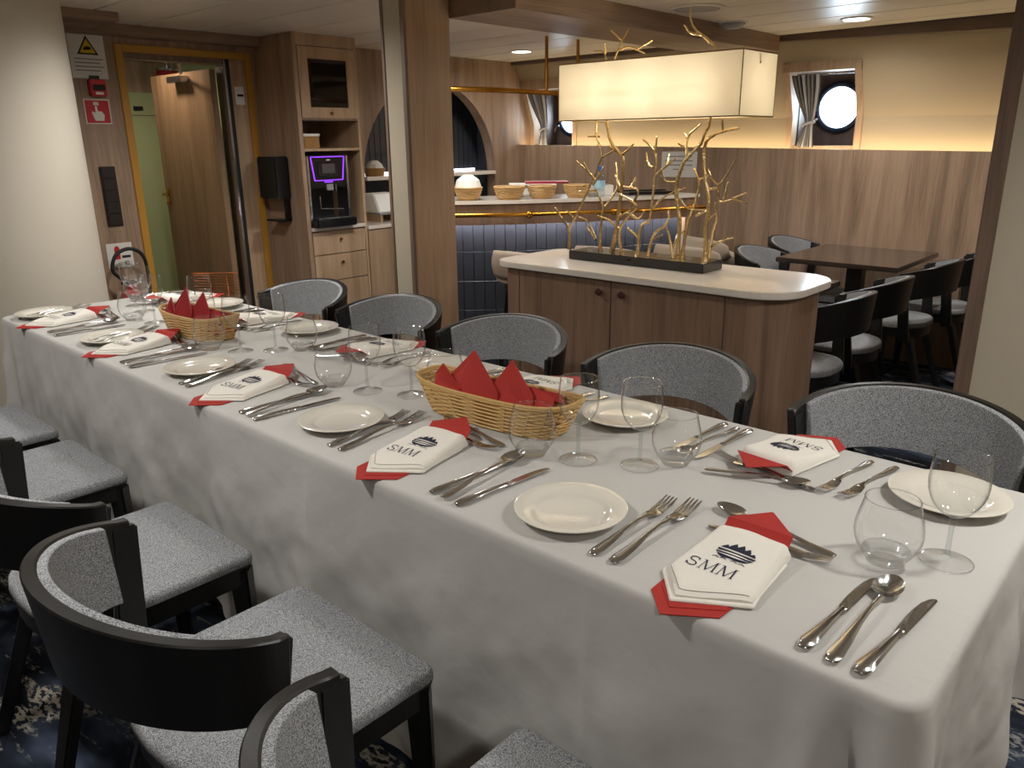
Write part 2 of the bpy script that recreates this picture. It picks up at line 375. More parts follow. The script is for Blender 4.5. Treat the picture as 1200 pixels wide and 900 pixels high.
# remaining sides of the room (behind and beside the camera)
struct(MB().box(1.7, 1.8, -1.9, 5.8, 0, CEIL).build('wall_right', 'wallpaper'), 'beige papered side wall', 'wall')
struct(MB().box(-5.05, 1.8, -1.9, -1.8, 0, CEIL).build('wall_front', 'wallpaper'), 'beige papered wall on the near side', 'wall')
# partition on the right
mb = MB().box(-.575, 1.7, 3.0, 3.08, 0, CEIL)
pa = mb.build('wall_partition', 'panel_fabric'); struct(pa, 'beige fabric partition with a wooden edge on the right', 'wall')
MB().box(-.625, -.575, 2.99, 3.09, 0, CEIL).build('edge_strip', 'oak_trim', pa, bevel=.003)
# pillar
mb = MB().box(-3.075, -2.915, 2.505, 2.78, 0, CEIL)
pl = mb.build('pillar', 'oak_pillar', bevel=.004); struct(pl, 'square oak pillar with a beige fabric face beside the table', 'pillar')
MB().box(-3.058, -2.94, 2.497, 2.505, 0, CEIL).build('fabric_panel', 'panel_fabric', pl)
for x0, x1 in ((-3.078, -3.058), (-2.94, -2.912)): MB().box(x0, x1, 2.492, 2.506, 0, CEIL).build('edge_strip', 'oak_trim', pl, bevel=.002)
# round column
cl = MB().lathe([(0, 0), (.32, 0), (.32, 2.1), (0, 2.1)], 64).build('column', 'column_fabric', smooth=True); cl.location = (-4.48, 1.295, 0)
struct(cl, 'large round column wrapped in pale cream fabric', 'column')
# corridor behind the doorway
mb = MB().box(-6.5, -6.4, 1.4, 3.3, 0, 1.83); gw = mb.build('wall_corridor', 'green_wall'); struct(gw, 'pale green corridor wall seen through the open door', 'wall')
MB().box(-6.5, -6.4, 1.4, 3.3, 1.83, 2.16).build('upper_band', 'oak_light', gw)
MB().box(-6.4, -6.395, 2.3, 3.0, 1.66, 1.668).build('wall_seam', 'sign_grey', gw)
MB().box(-6.4, -6.39, 2.74, 2.81, 1.70, 1.73).build('door_plate', 'sign_black', gw)
MB().box(-6.5, -5.05, 3.1, 3.16, 0, 2.16).build('side_wall', 'green_wall', gw)
MB().box(-6.5, -5.05, 1.4, 1.46, 0, 2.16).build('side_wall', 'oak_light', gw)
MB().box(-6.5, -5.05, 1.4, 3.16, 2.16, 2.2).build('corridor_ceiling', 'ceiling_white', gw)
area_spot((-5.5, 2.42, 2.14), 17, WARM, .06, 165)
ex = thing('exit_sign', 'small red sign lamp hanging in the corridor above the door', 'sign', (-6.2, 2.95, 1.93))
MB().box(-.03, .03, -.07, .07, 0, .05).build('sign_panel', 'sign_red', ex, bevel=.004); MB().box(-.02, .02, -.08, .08, .05, .065).build('mount', 'silver', ex)
MB().tube([(0, 0, .06), (0, 0, .23)], .006).build('hanger', 'silver', ex)
# door
dr = MB().box(WX-.12, WX+.012, 2.055, 2.1, 0, 2.005).box(WX-.12, WX+.012, 2.875, 2.915, 0, 2.005).box(WX-.12, WX+.012, 2.1005, 2.8745, 1.963, 2.005).build('door_1', 'ochre_paint', bevel=.003)
struct(dr, 'open oak cabin door in an ochre painted frame', 'door')
mb = MB().box(WX-.11, WX-.01, 2.76, 2.88, 0, 1.965); mb.build('jamb_panel', 'oak_light', dr)
MB().box(WX-.1, WX-.002, 2.735, 2.765, 0, 1.965).build('jamb_gasket', 'rubber', dr); MB().box(WX-.1, WX+.002, 2.722, 2.737, 0, 1.965).build('jamb_edge', 'silver', dr)
MB().box(WX-.11, WX-.01, 2.095, 2.76, 1.93, 1.965).build('head_jamb', 'oak_trim', dr)
MB().box(WX-.01, WX-.004, 2.79, 2.85, 1.69, 1.8).build('door_number_plate', 'white_plastic', dr); MB().box(WX-.004, WX-.002, 2.80, 2.845, 1.74, 1.755).build('plate_mark', 'sign_black', dr)
lf = MB().box(-5.87, -5.02, 2.66, 2.70, .02, 1.905).build('door_leaf', 'door_oak', dr, bevel=.003)
mb = MB().box(-5.84, -5.80, 2.652, 2.66, 1.02, 1.14); hb = mb.build('handle_plate', 'brass', lf, bevel=.004)
MB().tube([(-5.82, 2.66, 1.10), (-5.82, 2.615, 1.10), (-5.72, 2.61, 1.10)], .009).build('lever_handle', 'brass', lf, smooth=True)
MB().lathe([(0, 0), (.016, 0), (.016, .012), (0, .015)], 14).build('key_cylinder', 'brass', lf, smooth=True).location = (-5.82, 2.65, 1.03)
MB().box(-5.5, -5.3, 2.60, 2.66, 1.84, 1.88).build('closer_box', 'silver', lf, bevel=.004)
MB().bar((-5.32, 2.62, 1.89), (-4.99, 2.45, 1.925), .02, .008).build('closer_arm', 'silver', lf)
# windows
def window(idx, xc, label):
    jb = MB()
    Yf = lambda z: yw(z)-.015
    for s0, s1 in ((-.265, -.22), (.22, .265)):
        for z0, z1 in ((1.325, 1.58), (1.58, 1.92)):
            jb.hexa([(xc+s0, Yf(z0), z0), (xc+s1, Yf(z0), z0), (xc+s1, 5.8, z0), (xc+s0, 5.8, z0)], [(xc+s0, Yf(z1), z1), (xc+s1, Yf(z1), z1), (xc+s1, 5.8, z1), (xc+s0, 5.8, z1)])
    jb.box(xc-.265, xc+.265, Yf(1.9), 5.8, 1.87, 1.95); jb.box(xc-.265, xc+.265, 5.72, 5.8, 1.33, 1.385)
    wn = jb.build('window_%d' % idx, 'oak_light'); struct(wn, label, 'window')
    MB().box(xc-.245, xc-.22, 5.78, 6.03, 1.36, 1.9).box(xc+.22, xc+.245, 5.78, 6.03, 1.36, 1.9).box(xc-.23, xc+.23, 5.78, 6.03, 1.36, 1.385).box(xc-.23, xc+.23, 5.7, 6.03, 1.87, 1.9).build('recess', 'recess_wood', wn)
    cx, cz, R = xc-.02, 1.646, .152; mb = MB(); n = 48; vs = []; fs = []
    for i in range(n):
        a = 2*PI*i/n; c, s = math.cos(a), math.sin(a); k = 1/max(abs(c), abs(s))
        vs += [(cx+R*c, 6.02, cz+R*s), (xc+.235*c*k, 6.02, 1.63+.255*s*k), (cx+R*c, 6.04, cz+R*s)]
        j = (i+1) % n; fs += [(3*i, 3*i+1, 3*j+1, 3*j), (3*i, 3*j, 3*j+2, 3*i+2)]
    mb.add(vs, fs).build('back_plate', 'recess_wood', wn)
    mb = MB(); mb.tube([(cx+(R+.006)*math.cos(2*PI*i/n), 6.005, cz+(R+.006)*math.sin(2*PI*i/n)) for i in range(n)], .02, 10, closed=True)
    rg = mb.build('porthole_ring', 'navy_metal', wn, smooth=True)
    for dy in (-.02,):
        MB().tube([(cx-R-.05, 5.985, cz-.09), (cx-R+.015, 5.985, cz-.075)], .012, 8).tube([(cx-R-.03, 5.97, cz-.13), (cx-R-.03, 5.99, cz-.05)], .008, 8).build('dog_bolt', 'silver', rg, smooth=True)
    MB().lathe([(0, 0), (R, 0), (R, .008), (0, .008)], n).build('pane', 'window_glass', wn).matrix_local = Matrix.Translation((cx, 6.03, cz)) @ Matrix.Rotation(-PI/2, 4, 'X')
    MB().tube([(xc-.2, 5.66, 1.855), (xc+.2, 5.66, 1.855)], .006, 8).build('curtain_rod', 'silver', wn)
window(1, WINX[0], 'bright round porthole in a wooden frame on the right of the lamp')
window(2, WINX[1], 'round porthole in a wooden frame half hidden behind the lamp shade')
plain('curtain_stripe', '98979a', .9, spec=.2); plain('curtain_dark', '4a4646', .9, spec=.2)
def curtain(xc, label):
    def fn(u, v):  # v 0 top .. 1 bottom
        z = 1.85-.475*v
        if v < .66: k = (v/.66)**1.5; x0, x1 = -.205+.085*k, .0-.075*k
        else: k = (v-.66)/.34; x0, x1 = -.12-.06*k, -.075+.02*k
        x = xc+x0+(x1-x0)*u; amp = .010+.012*abs(v-.66)
        yy = yw(z)-.005 if z > 1.58 else 5.70
        return (x, yy-.012+amp*math.sin(u*PI*13)-.01*math.sin(u*PI), z)
    t = thing('curtain', label, 'curtain', (0, 0, 0), 0, 'tied curtains at the portholes')
    me = MB().grid(fn, 52, 22).mesh('curtain_panel', 'curtain_cloth', smooth='all')
    me.materials.append(M('curtain_dark')); me.materials.append(M('curtain_stripe'))
    for p in me.polygons: c = p.index % 52; p.material_index = (0, 1, 0, 2)[(c//3) % 4]
    c = link('curtain_panel', me, t); md = c.modifiers.new('thick', 'SOLIDIFY'); md.thickness = .004
    mb = MB(); zt = 1.85-.475*.66
    ring = [(xc-.098+.034*math.cos(a), 5.682+.034*math.sin(a), zt+.01*math.cos(a)) for a in [2*PI*k/16 for k in range(16)]]
    mb.tube(ring, .011, 6, closed=True).build('tie_band', 'curtain_stripe', t, smooth=True)
curtain(WINX[0], 'grey striped curtain tied back at the right porthole')
curtain(WINX[1], 'grey striped curtain tied back at the porthole behind the lamp')
# downlights and added fill lights
for i, (x, yv, wt, c) in enumerate(DOWN):
    area_spot((x, yv, CEIL-.02), wt, c)
    t = thing('ceiling_downlight', ['recessed downlight out of view above the near table end', 'recessed downlight out of view above the far table end',
        'bright recessed downlight in the ceiling before the right porthole', 'bright recessed downlight in the ceiling left of the lamp shade'][i] if i < 4 else
        ['downlight over the near side chairs', 'downlight over the near left corner', 'downlight over the partition', 'downlight beside the pillar', 'downlight behind the camera', 'downlight over the right square table chairs', 'downlight above the lamp'][i-4]+' out of view', 'light', (x, yv, CEIL), 0, 'recessed ceiling downlights')
    MB().lathe([(.072, 0), (.088, 0), (.092, -.006), (.074, -.008), (.072, 0)], 32).build('trim_ring', 'white_plastic', t, smooth=True)
    MB().lathe([(0, -.002), (.072, -.002), (.072, -.0045), (0, -.0045)], 32).build('diffuser', 'lamp_disc', t)
sp = thing('ceiling_speaker', 'round grey ceiling speaker above the lamp shade', 'speaker', (-2.30, 3.98, CEIL))
MB().lathe([(.12, 0), (.145, 0), (.148, -.008), (.122, -.01), (.12, 0)], 40).build('rim', 'white_plastic', sp, smooth=True); MB().lathe([(0, -.003), (.122, -.003), (.122, -.006), (0, -.006)], 40).build('grille', 'grey_plastic', sp)
sp = thing('smoke_detector', 'small round detector on the ceiling behind the speaker', 'detector', (-2.42, 4.62, CEIL))
MB().lathe([(0, 0), (.07, 0), (.07, -.015), (.045, -.035), (0, -.035)], 28).build('housing', 'grey_plastic', sp, smooth=True); MB().lathe([(.07, 0), (.085, 0), (.085, -.008), (.07, -.008)], 28).build('mounting_ring', 'white_plastic', sp)
# ================================================================ cabinets, bar, island
cab = thing('tall_cabinet', 'tall oak cabinet with glazed top door, coffee niche and three drawers', 'cabinet', (0, 0, 0))
Y0, Y1, XF = 2.945, 3.43, -4.5
MB().box(WX+.005, XF, Y0, Y0+.03, 0, 2.1).build('side_panel', 'oak_wall', cab, bevel=.002); MB().box(WX+.005, XF, Y1-.02, Y1, 0, 2.1).build('side_panel', 'oak_light', cab, bevel=.002)
MB().box(WX+.005, WX+.02, Y0+.03, Y1-.02, 0, 2.1).build('back_panel', 'oak_trim', cab)
MB().box(WX+.02, XF-.004, Y0+.03, Y1-.02, 2.03, 2.1).build('top_fascia', 'oak_light', cab)
ud = MB().box(XF-.025, XF, Y0+.035, Y1-.02, 1.955, 2.025).box(XF-.025, XF, Y0+.035, Y1-.02, 1.6, 1.665).box(XF-.025, XF, Y0+.035, Y0+.105, 1.665, 1.955).box(XF-.025, XF, Y1-.085, Y1-.02, 1.665, 1.955).build('upper_door', 'oak_light', cab)
MB().box(XF-.02, XF-.008, Y0+.1, Y1-.08, 1.66, 1.96).build('glass_pane', 'cabinet_glass', ud)
knob = MB().lathe([(0, .022), (.009, .02), (.0115, .014), (.009, .008), (.005, .004), (.005, 0), (0, 0)], 14).mesh('knob', 'knob_brass', smooth=True)
def kn(parent, loc, axis='x', mat=None):
    o = link('knob', knob, parent); R = Matrix.Rotation(PI/2, 4, 'Y') if axis == 'x' else Matrix.Rotation(PI/2, 4, 'X')
    o.matrix_local = Matrix.Translation(loc) @ R; return o
kn(ud, (XF, 3.20, 1.63))
MB().box(WX+.02, XF-.003, Y0+.03, Y1-.02, 1.585, 1.6).build('shelf', 'oak_trim', cab)
MB().box(WX+.02, XF+.0, Y0+.03, Y1-.02, 1.395, 1.412).build('shelf', 'oak_light', cab)
MB().box(WX+.02, XF+.012, Y0+.03, Y1-.02, .885, .91).build('niche_worktop', 'quartz', cab, bevel=.003)
for z0, z1 in ((.725, .875), (.545, .72), (.3, .54)):
    d = MB().box(XF-.02, XF+.002, Y0+.035, Y1-.024, z0, z1).build('drawer', 'oak_light', cab, bevel=.002); kn(d, (XF+.002, 3.195, z1-.055))
MB().box(WX+.02, XF-.02, Y0+.03, Y1-.02, .08, .885).build('carcass', 'oak_trim', cab); MB().box(WX+.02, XF-.01, Y0+.03, Y1-.02, 0, .08).build('plinth', 'black_wood', cab)
MB().box(XF-.02, XF+.002, Y0+.035, Y1-.024, .09, .295).build('drawer', 'oak_light', cab, bevel=.002)
# box on the shelf
bx = thing('storage_box', 'small brown box with pale lid on the cabinet shelf', 'box', (-4.6, 3.045, 1.412)); MB().box(-.06, .06, -.045, .075, 0, .075).build('body', 'wicker_dark', bx, bevel=.004); MB().box(-.064, .064, -.049, .079, .075, .092).build('lid', 'white_plastic', bx, bevel=.003)
# coffee machine
cm = thing('coffee_machine', 'black coffee machine with purple lit frame in the cabinet niche', 'machine', (-4.56, 3.135, .91))
MB().box(-.3, -.12, -.15, .16, 0, .46).build('rear_body', 'black_plastic', cm, bevel=.006); MB().box(-.12, .06, -.15, .16, .25, .46).build('head', 'black_plastic', cm, bevel=.006)
MB().box(-.12, .13, -.155, .165, 0, .055).build('drip_tray', 'black_plastic', cm, bevel=.008)
for yv in (-.158, .148): MB().box(-.06, .066, yv, yv+.016, .02, .455).build('side_trim', 'silver', cm, bevel=.003)
led = MB()
for a, b in (((-.125, .445), (-.105, .30)), ((-.105, .30), (.115, .30)), ((.115, .30), (.135, .445)), ((-.125, .449), (.135, .449))):
    led.bar((.063, a[0], a[1]), (.063, b[0], b[1]), .006, .006)
led.build('light_frame', 'led_purple', cm); MB().box(.06, .064, -.03, .035, .285, .293).build('light_bar', 'led_purple', cm)
sc = MB().box(.06, .067, -.075, .085, .325, .42).build('touch_screen', 'screen_dark', cm, bevel=.002); MB().box(.067, .0675, -.05, .06, .34, .405).build('display', 'grey_plastic', sc) if 0 else None
plain('display_grey', '4a484c', .2); MB().box(.067, .068, -.045, .055, .345, .405).build('display', 'display_grey', sc); MB().box(.067, .068, -.01, .02, .425, .432).build('badge', 'white_plastic', cm)
MB().box(.06, .075, -.02, .03, .235, .275).build('nozzle_block', 'grey_plastic', cm, bevel=.003); MB().box(.06, .075, .045, .053, .23, .27).build('card_slot', 'silver', cm)
MB().tube([(.07, -.08, .2), (.07, -.08, .12), (.08, .09, .11)], .004).build('steam_pipe', 'silver', cm); MB().box(-.11, .1, -.12, .13, .055, .06).build('grid_plate', 'silver', cm)
# dispenser on the cabinet side
ds = thing('soap_dispenser', 'black wall dispenser with chrome front on the cabinet side', 'dispenser', (-4.77, 2.944, 1.1))
MB().box(-.09, .12, -.11, 0, 0, .265).build('housing', 'black_plastic', ds, bevel=.008); MB().box(-.125, -.088, -.1, -.01, .02, .255).build('chrome_front', 'silver', ds, bevel=.006)
MB().box(.06, .1, -.03, 0, -.14, .0).build('stem', 'black_plastic', ds, bevel=.003); MB().box(-.06, .1, -.1, -.0, -.15, -.14).build('drip_cup', 'black_metal', ds, bevel=.003)
# back counter under the niche
bc = thing('back_counter', 'oak base cabinet with pale worktop under the round niche', 'cabinet')
MB().box(WX+.005, XF-.02, 3.435, 5.2, .08, .86).build('carcass', 'oak_trim', bc); MB().box(WX+.005, XF+.012, 3.435, 5.2, .86, .885).build('worktop', 'quartz', bc, bevel=.003); MB().box(WX+.005, XF-.05, 3.435, 5.2, 0, .08).build('plinth', 'black_wood', bc)
for k in range(4):
    y0 = 3.437+k*.44; d = MB().box(XF-.02, XF+.002, y0, y0+.434, .09, .855).build('door', 'oak_light', bc, bevel=.002); MB().box(XF+.002, XF+.012, y0+.38, y0+.395, .6, .74).build('pull', 'oak_trim', d, bevel=.003)
bt = thing('basket_of_towels', 'basket with a white cloth on the niche shelf beside the cabinet', 'basket', (-5.02, 3.93, 1.195))
MB().lathe([(0, 0), (.07, 0), (.085, .06), (.078, .06), (.064, .006), (0, .006)], 20).build('basket', 'wicker_dark', bt, smooth=True); MB().lathe([(0, .11), (.03, .115), (.06, .09), (.075, .058), (.05, .04), (0, .04)], 12).build('cloth', 'white_paper', bt)
wb2 = thing('card_terminal', 'white box shaped appliance on the back counter', 'appliance', (-4.72, 3.75, .885))
mb = MB().hexa([(-.12, -.13, .07), (.13, -.13, .07), (.13, .13, .07), (-.12, .13, .07)], [(-.12, -.12, .2), (.05, -.12, .2), (.05, .12, .2), (-.12, .12, .2)]); mb.build('body', 'white_plastic', wb2, bevel=.008); MB().box(-.12, .12, -.12, .12, .055, .07).build('foot_plate', 'grey_plastic', wb2); [MB().box(-.1, .1, a_, a_+.02, 0, .055).build('stand', 'oak_light', wb2) for a_ in (-.1, .08)]
# signs on the left wall
def sign(name, label, y0, y1, z0, z1, mat, cat='sign', th=.004):
    t = thing(name, label, cat, (WX, (y0+y1)/2, z0)); MB().box(0, th, -(y1-y0)/2, (y1-y0)/2, 0, z1-z0).build('board', mat, t); return t, (y1-y0)/2, z1-z0
def flat(t, poly, mat, name, x=.0045):   # poly in (y,z) local
    n = len(poly); mb = MB(); mb.add([(x, a, b) for a, b in poly]+[(x+.001, a, b) for a, b in poly], [tuple(range(n)), tuple(range(2*n-1, n-1, -1))]+[(i, (i+1) % n, n+(i+1) % n, n+i) for i in range(n)]); return mb.build(name, mat, t)
t, hw, h = sign('warning_sign', 'white notice with yellow warning triangle above the red alarm', 1.81, 2.003, 1.81, 2.06, 'white_paper')
flat(t, [(-.085, h-.005), (.09, h-.005), (.09, h-.02), (-.085, h-.02)], 'sign_green', 'header_strip'); flat(t, [(-.055, .125), (.06, .125), (.002, .225)], 'sign_black', 'triangle_border'); flat(t, [(-.04, .134), (.045, .134), (.002, .208)], 'sign_yellow', 'triangle', .006)
flat(t, [(-.018, .147), (.02, .152), (.022, .165), (.0, .17), (-.02, .16)], 'sign_black', 'pictogram', .0075)
for k in range(4): flat(t, [(-.075, .105-k*.02), (.08-.02*(k % 2), .105-k*.02), (.08-.02*(k % 2), .099-k*.02), (-.075, .099-k*.02)], 'sign_grey', 'text_line')
t = thing('fire_alarm_button', 'red manual alarm box under the warning notice', 'alarm', (WX, 1.925, 1.715)); MB().box(0, .04, -.045, .045, 0, .09).build('housing', 'sign_red', t, bevel=.006); MB().box(.04, .045, -.03, .035, .03, .062).build('button_window', 'sign_black', t, bevel=.004); MB().box(.04, .042, -.02, .022, .008, .022).build('label_strip', 'white_paper', t); MB().box(0, .02, -.03, .02, .09, .11).build('green_tab', 'sign_green', t)
t, hw, h = sign('alarm_sign', 'red square sign with a white pressing hand', 1.842, 1.984, 1.565, 1.7, 'white_paper')
flat(t, [(-.065, .006), (.065, .006), (.065, h-.006), (-.065, h-.006)], 'sign_red', 'red_field')
flat(t, [(-.02, .018), (.028, .018), (.034, .05), (.022, .068), (.0, .07), (-.002, .098), (-.012, .098), (-.014, .06), (-.03, .07), (-.034, .06)], 'white_paper', 'hand', .006); flat(t, [(-.02, .102), (.01, .102), (.01, .12), (-.02, .12)], 'white_paper', 'button_symbol', .006)
t = thing('switch_panel', 'dark vertical strip of five wall switches beside the doorway', 'switch', (WX, 1.912, .985)); MB().box(0, .01, -.045, .045, 0, .345).build('plate', 'switch_dark', t, bevel=.003)
for k in range(5): MB().box(.01, .016, -.036, .036, .008+k*.067, .07+k*.067).build('switch', 'switch_dark', t, bevel=.002)
t, hw, h = sign('extinguisher_sign', 'white sign with red extinguisher symbol low on the wall', 1.835, 1.985, .74, .885, 'white_paper')
flat(t, [(-.03, .05), (.0, .05), (.0, .115), (-.008, .128), (-.022, .128), (-.03, .115)], 'sign_red', 'extinguisher_symbol'); flat(t, [(.01, .055), (.06, .055), (.06, .07), (.01, .07)], 'sign_black', 'text_line')
flat(t, [(.02, .012), (.024, .012), (.024, .034), (.02, .034)], 'sign_black', 'digit_one'); mb = MB(); mb.tube([(.005, .037+.008*math.cos(a), .023+.012*math.sin(a)) for a in [2*PI*k/14 for k in range(14)]], .0018, 5, closed=True); mb.build('digit_zero', 'sign_black', t)
t = thing('fire_extinguisher', 'fire extinguisher with black looped hose on the wall behind the far glasses', 'extinguisher', (WX+.12, 1.9, .12))
MB().lathe([(0, 0), (.075, 0), (.08, .01), (.08, .42), (.06, .48), (.025, .5), (.025, .53), (0, .53)], 24).build('cylinder', 'sign_red', t, smooth=True); MB().box(-.02, .02, -.05, .03, .53, .55).build('valve', 'black_metal', t, bevel=.004)
MB().tube(catmull([(0, -.02, .545), (.0, -.09, .62), (.0, -.06, .71), (.0, .02, .74), (.0, .09, .7), (.0, .11, .6), (0, .105, .4)], 6), .011, 8).build('hose', 'rubber', t, smooth=True)
# ---------------------------------------------------------------- bar
E = [(-3.62, 3.215), (-3.479, 3.362), (-3.263, 3.584), (-3.113, 3.807), (-2.958, 4.036), (-2.8, 4.271), (-2.68, 4.53), (-2.627, 4.711)]
EP = [Vector((p.x, p.y)) for p in catmull([(a, b, 0) for a, b in E], 6)]
def offs(P, d):
    out = []
    for i, p in enumerate(P):
        t = (P[min(i+1, len(P)-1)]-P[max(i-1, 0)]).normalized(); out.append(p+Vector((-t.y, t.x))*d)
    return out
def wall_strip(P, Q, z0, z1):   # solid between two offset paths
    poly = [tuple(p) for p in P]+[tuple(q) for q in reversed(Q)]; mb = MB(); n = len(P)
    for i in range(n-1):
        a, b, c, d = P[i], P[i+1], Q[i+1], Q[i]
        mb.add([(a.x, a.y, z0), (b.x, b.y, z0), (c.x, c.y, z0), (d.x, d.y, z0), (a.x, a.y, z1), (b.x, b.y, z1), (c.x, c.y, z1), (d.x, d.y, z1)],
               [(3, 2, 1, 0), (4, 5, 6, 7), (0, 1, 5, 4), (2, 3, 7, 6)]+([(3, 0, 4, 7)] if i == 0 else [])+([(1, 2, 6, 5)] if i == n-2 else []))
    return mb
bar = thing('bar_counter', 'curved bar with navy tiled front and brass rail', 'bar')
wall_strip(EP, offs(EP, .45), 1.08, 1.1).build('countertop', 'quartz', bar)
wall_strip(offs(EP, .012), offs(EP, .06), .955, 1.08).build('fascia', 'oak_island', bar)
wall_strip(offs(EP, .185), offs(EP, .40), 0, 1.08).build('base', 'grout', bar)
wall_strip(offs(EP, .06), offs(EP, .185), 1.0, 1.02).build('soffit', 'oak_trim', bar)
wall_strip(offs(EP, .10), offs(EP, .112), .985, .998).build('under_light_strip', 'led_cool', bar)
RP = offs(EP, -.05); MB().tube([(p.x, p.y, 1.02) for p in RP], .013, 10).build('brass_rail', 'brass', bar, smooth=True)
for k in (14, 26, 38):
    p = RP[k]; q = offs(EP, .015)[k]; b = MB().tube([(p.x, p.y, 1.02), (q.x, q.y, 1.02)], .01, 8).build('rail_bracket', 'brass', bar, smooth=True)
    MB().lathe([(0, -.024), (.015, -.02), (.024, -.008), (.024, .008), (.015, .02), (0, .024)], 14, p.x, p.y, 1.02).build('rail_boss', 'brass', b, smooth=True)
tp = offs(EP, .185); acc = [0]
for a, b in zip(tp, tp[1:]): acc.append(acc[-1]+(b-a).length)
tm = MB().box(-.0322, .0322, -.012, .004, 0, .186).mesh('tile', 'tile_navy', bevel=.002, seg=1)
s = .04
while s < acc[-1]-.03:
    i = max(k for k in range(len(acc)) if acc[k] <= s); i = min(i, len(tp)-2)
    f = (s-acc[i])/(acc[i+1]-acc[i]); p = tp[i].lerp(tp[i+1], f); tt = tp[i+1]-tp[i]; an = math.atan2(tt.y, tt.x)
    for r in range(5):
        o = link('tile', tm, bar, (p.x, p.y, .02+r*.189)); o.rotation_euler = (0, 0, an)
    s += .0675
# end panel of the bar
e0, e1 = offs(EP, .14)[-1], offs(EP, .42)[-1]
MB().bar((e0.x, e0.y+.015, .5), (e1.x, e1.y+.015, .5), .02, 1.16).build('end_panel', 'oak_light', bar)
# hanging brass rail over the bar
hr = thing('hanging_brass_rail', 'curved brass rail hung on rods above the bar', 'rail')
HP = catmull([(-4.05, 3.35, 1.76), (-3.80, 3.60, 1.76), (-3.69, 3.76, 1.757), (-3.62, 3.98, 1.754), (-3.59, 4.3, 1.75), (-3.56, 4.6, 1.75), (-3.5, 4.9, 1.75)], 6)
MB().tube(HP, .017, 10).tube([(p.x-.02, p.y+.02, p.z-.0) for p in HP], .012, 8).build('rail', 'brass', hr, smooth=True)
for p in (HP[24], HP[30], HP[2]): MB().tube([(p.x, p.y, 1.75), (p.x, p.y, 2.1)], .011, 8).build('rod', 'brass', hr, smooth=True)
# things on the bar
def bowl(loc, r, label, fill=False):
    t = thing('bread_bowl', label, 'basket', loc, 0, 'small wicker bowls on the bar'); n = 20; mb = MB()
    for k in range(8):
        z = .008+k*.0095; rr = r*(.68+.32*(k/7)**.7); mb.tube([(rr*math.cos(2*PI*i/n)*(1+.012*(-1)**(i+k)), rr*math.sin(2*PI*i/n)*(1+.012*(-1)**(i+k)), z) for i in range(n)], .0056, 5, closed=True)
    o = mb.build('weave', 'wicker_pale', t, smooth=True); o['kind'] = 'stuff'; MB().lathe([(0, 0), (r*.68, 0), (r*.68, .01), (0, .01)], n).build('base', 'wicker_dark', t)
    if fill: MB().lathe([(0, .15), (.03, .15), (.07, .12), (.085, .07), (0, .05)], 11).build('white_cloth', 'white_paper', t)
    return t
IN = offs(EP, .12)
def onbar(k, d, z=1.1): q = offs(EP, d)[k]; return (q.x, q.y, z)
bowl(onbar(7, .1), .085, 'round wicker bowl with a white cloth at the pillar end of the bar', True)
bowl(onbar(12, .11), .095, 'empty wicker bowl on the bar nearest the pillar')
bowl(onbar(17, .12), .09, 'middle empty wicker bowl on the bar')
bowl(onbar(22, .12), .085, 'wicker bowl on the bar closest to the water bottle')
wtb = thing('water_bottle', 'small plastic water bottle with blue cap on the bar', 'bottle', onbar(25, .1))
MB().lathe([(0, 0), (.03, 0), (.033, .01), (.033, .11), (.028, .13), (.014, .155), (.014, .165), (0, .165)], 18).build('body', 'bottle_plastic', wtb, smooth=True); MB().lathe([(0, .162), (.017, .162), (.017, .188), (0, .188)], 14).build('cap', 'water_cap', wtb); MB().lathe([(.0335, .055), (.0345, .055), (.0345, .1), (.0335, .1)], 18).build('label_band', 'bottle_label', wtb)
tr = thing('white_tray', 'white plastic tray behind the bowls on the bar', 'tray', onbar(17, .335), .8); MB().box(-.14, .14, -.09, .09, 0, .07).build('body', 'white_plastic', tr, bevel=.015); MB().box(-.15, .15, -.1, .1, .07, .08).build('rim', 'white_plastic', tr, bevel=.004)
fo = thing('red_folder', 'red folder lying on the white tray', 'folder', (onbar(19, .34)[0], onbar(19, .34)[1], 1.18), .75); MB().box(-.14, .14, -.09, .09, 0, .012).build('cover', 'folder_red', fo, bevel=.003); MB().box(-.135, .135, -.085, .092, .003, .009).build('pages', 'white_paper', fo)
pc2 = thing('napkin_box', 'low white carton beside the water bottle on the bar', 'box', onbar(26, .24), .9); MB().box(-.08, .08, -.05, .05, 0, .065).build('carton', 'white_paper', pc2, bevel=.004); MB().box(-.05, .05, -.03, .03, .065, .07).build('tissue_slot', 'grey_plastic', pc2)
bk = thing('black_tray', 'flat black tray towards the end of the bar', 'tray', onbar(34, .22), .95); MB().box(-.17, .17, -.11, .11, 0, .012).build('plate', 'black_plastic', bk, bevel=.004); MB().box(-.17, .17, -.11, -.1, .012, .02).box(-.17, .17, .1, .11, .012, .02).build('lip', 'black_plastic', bk)
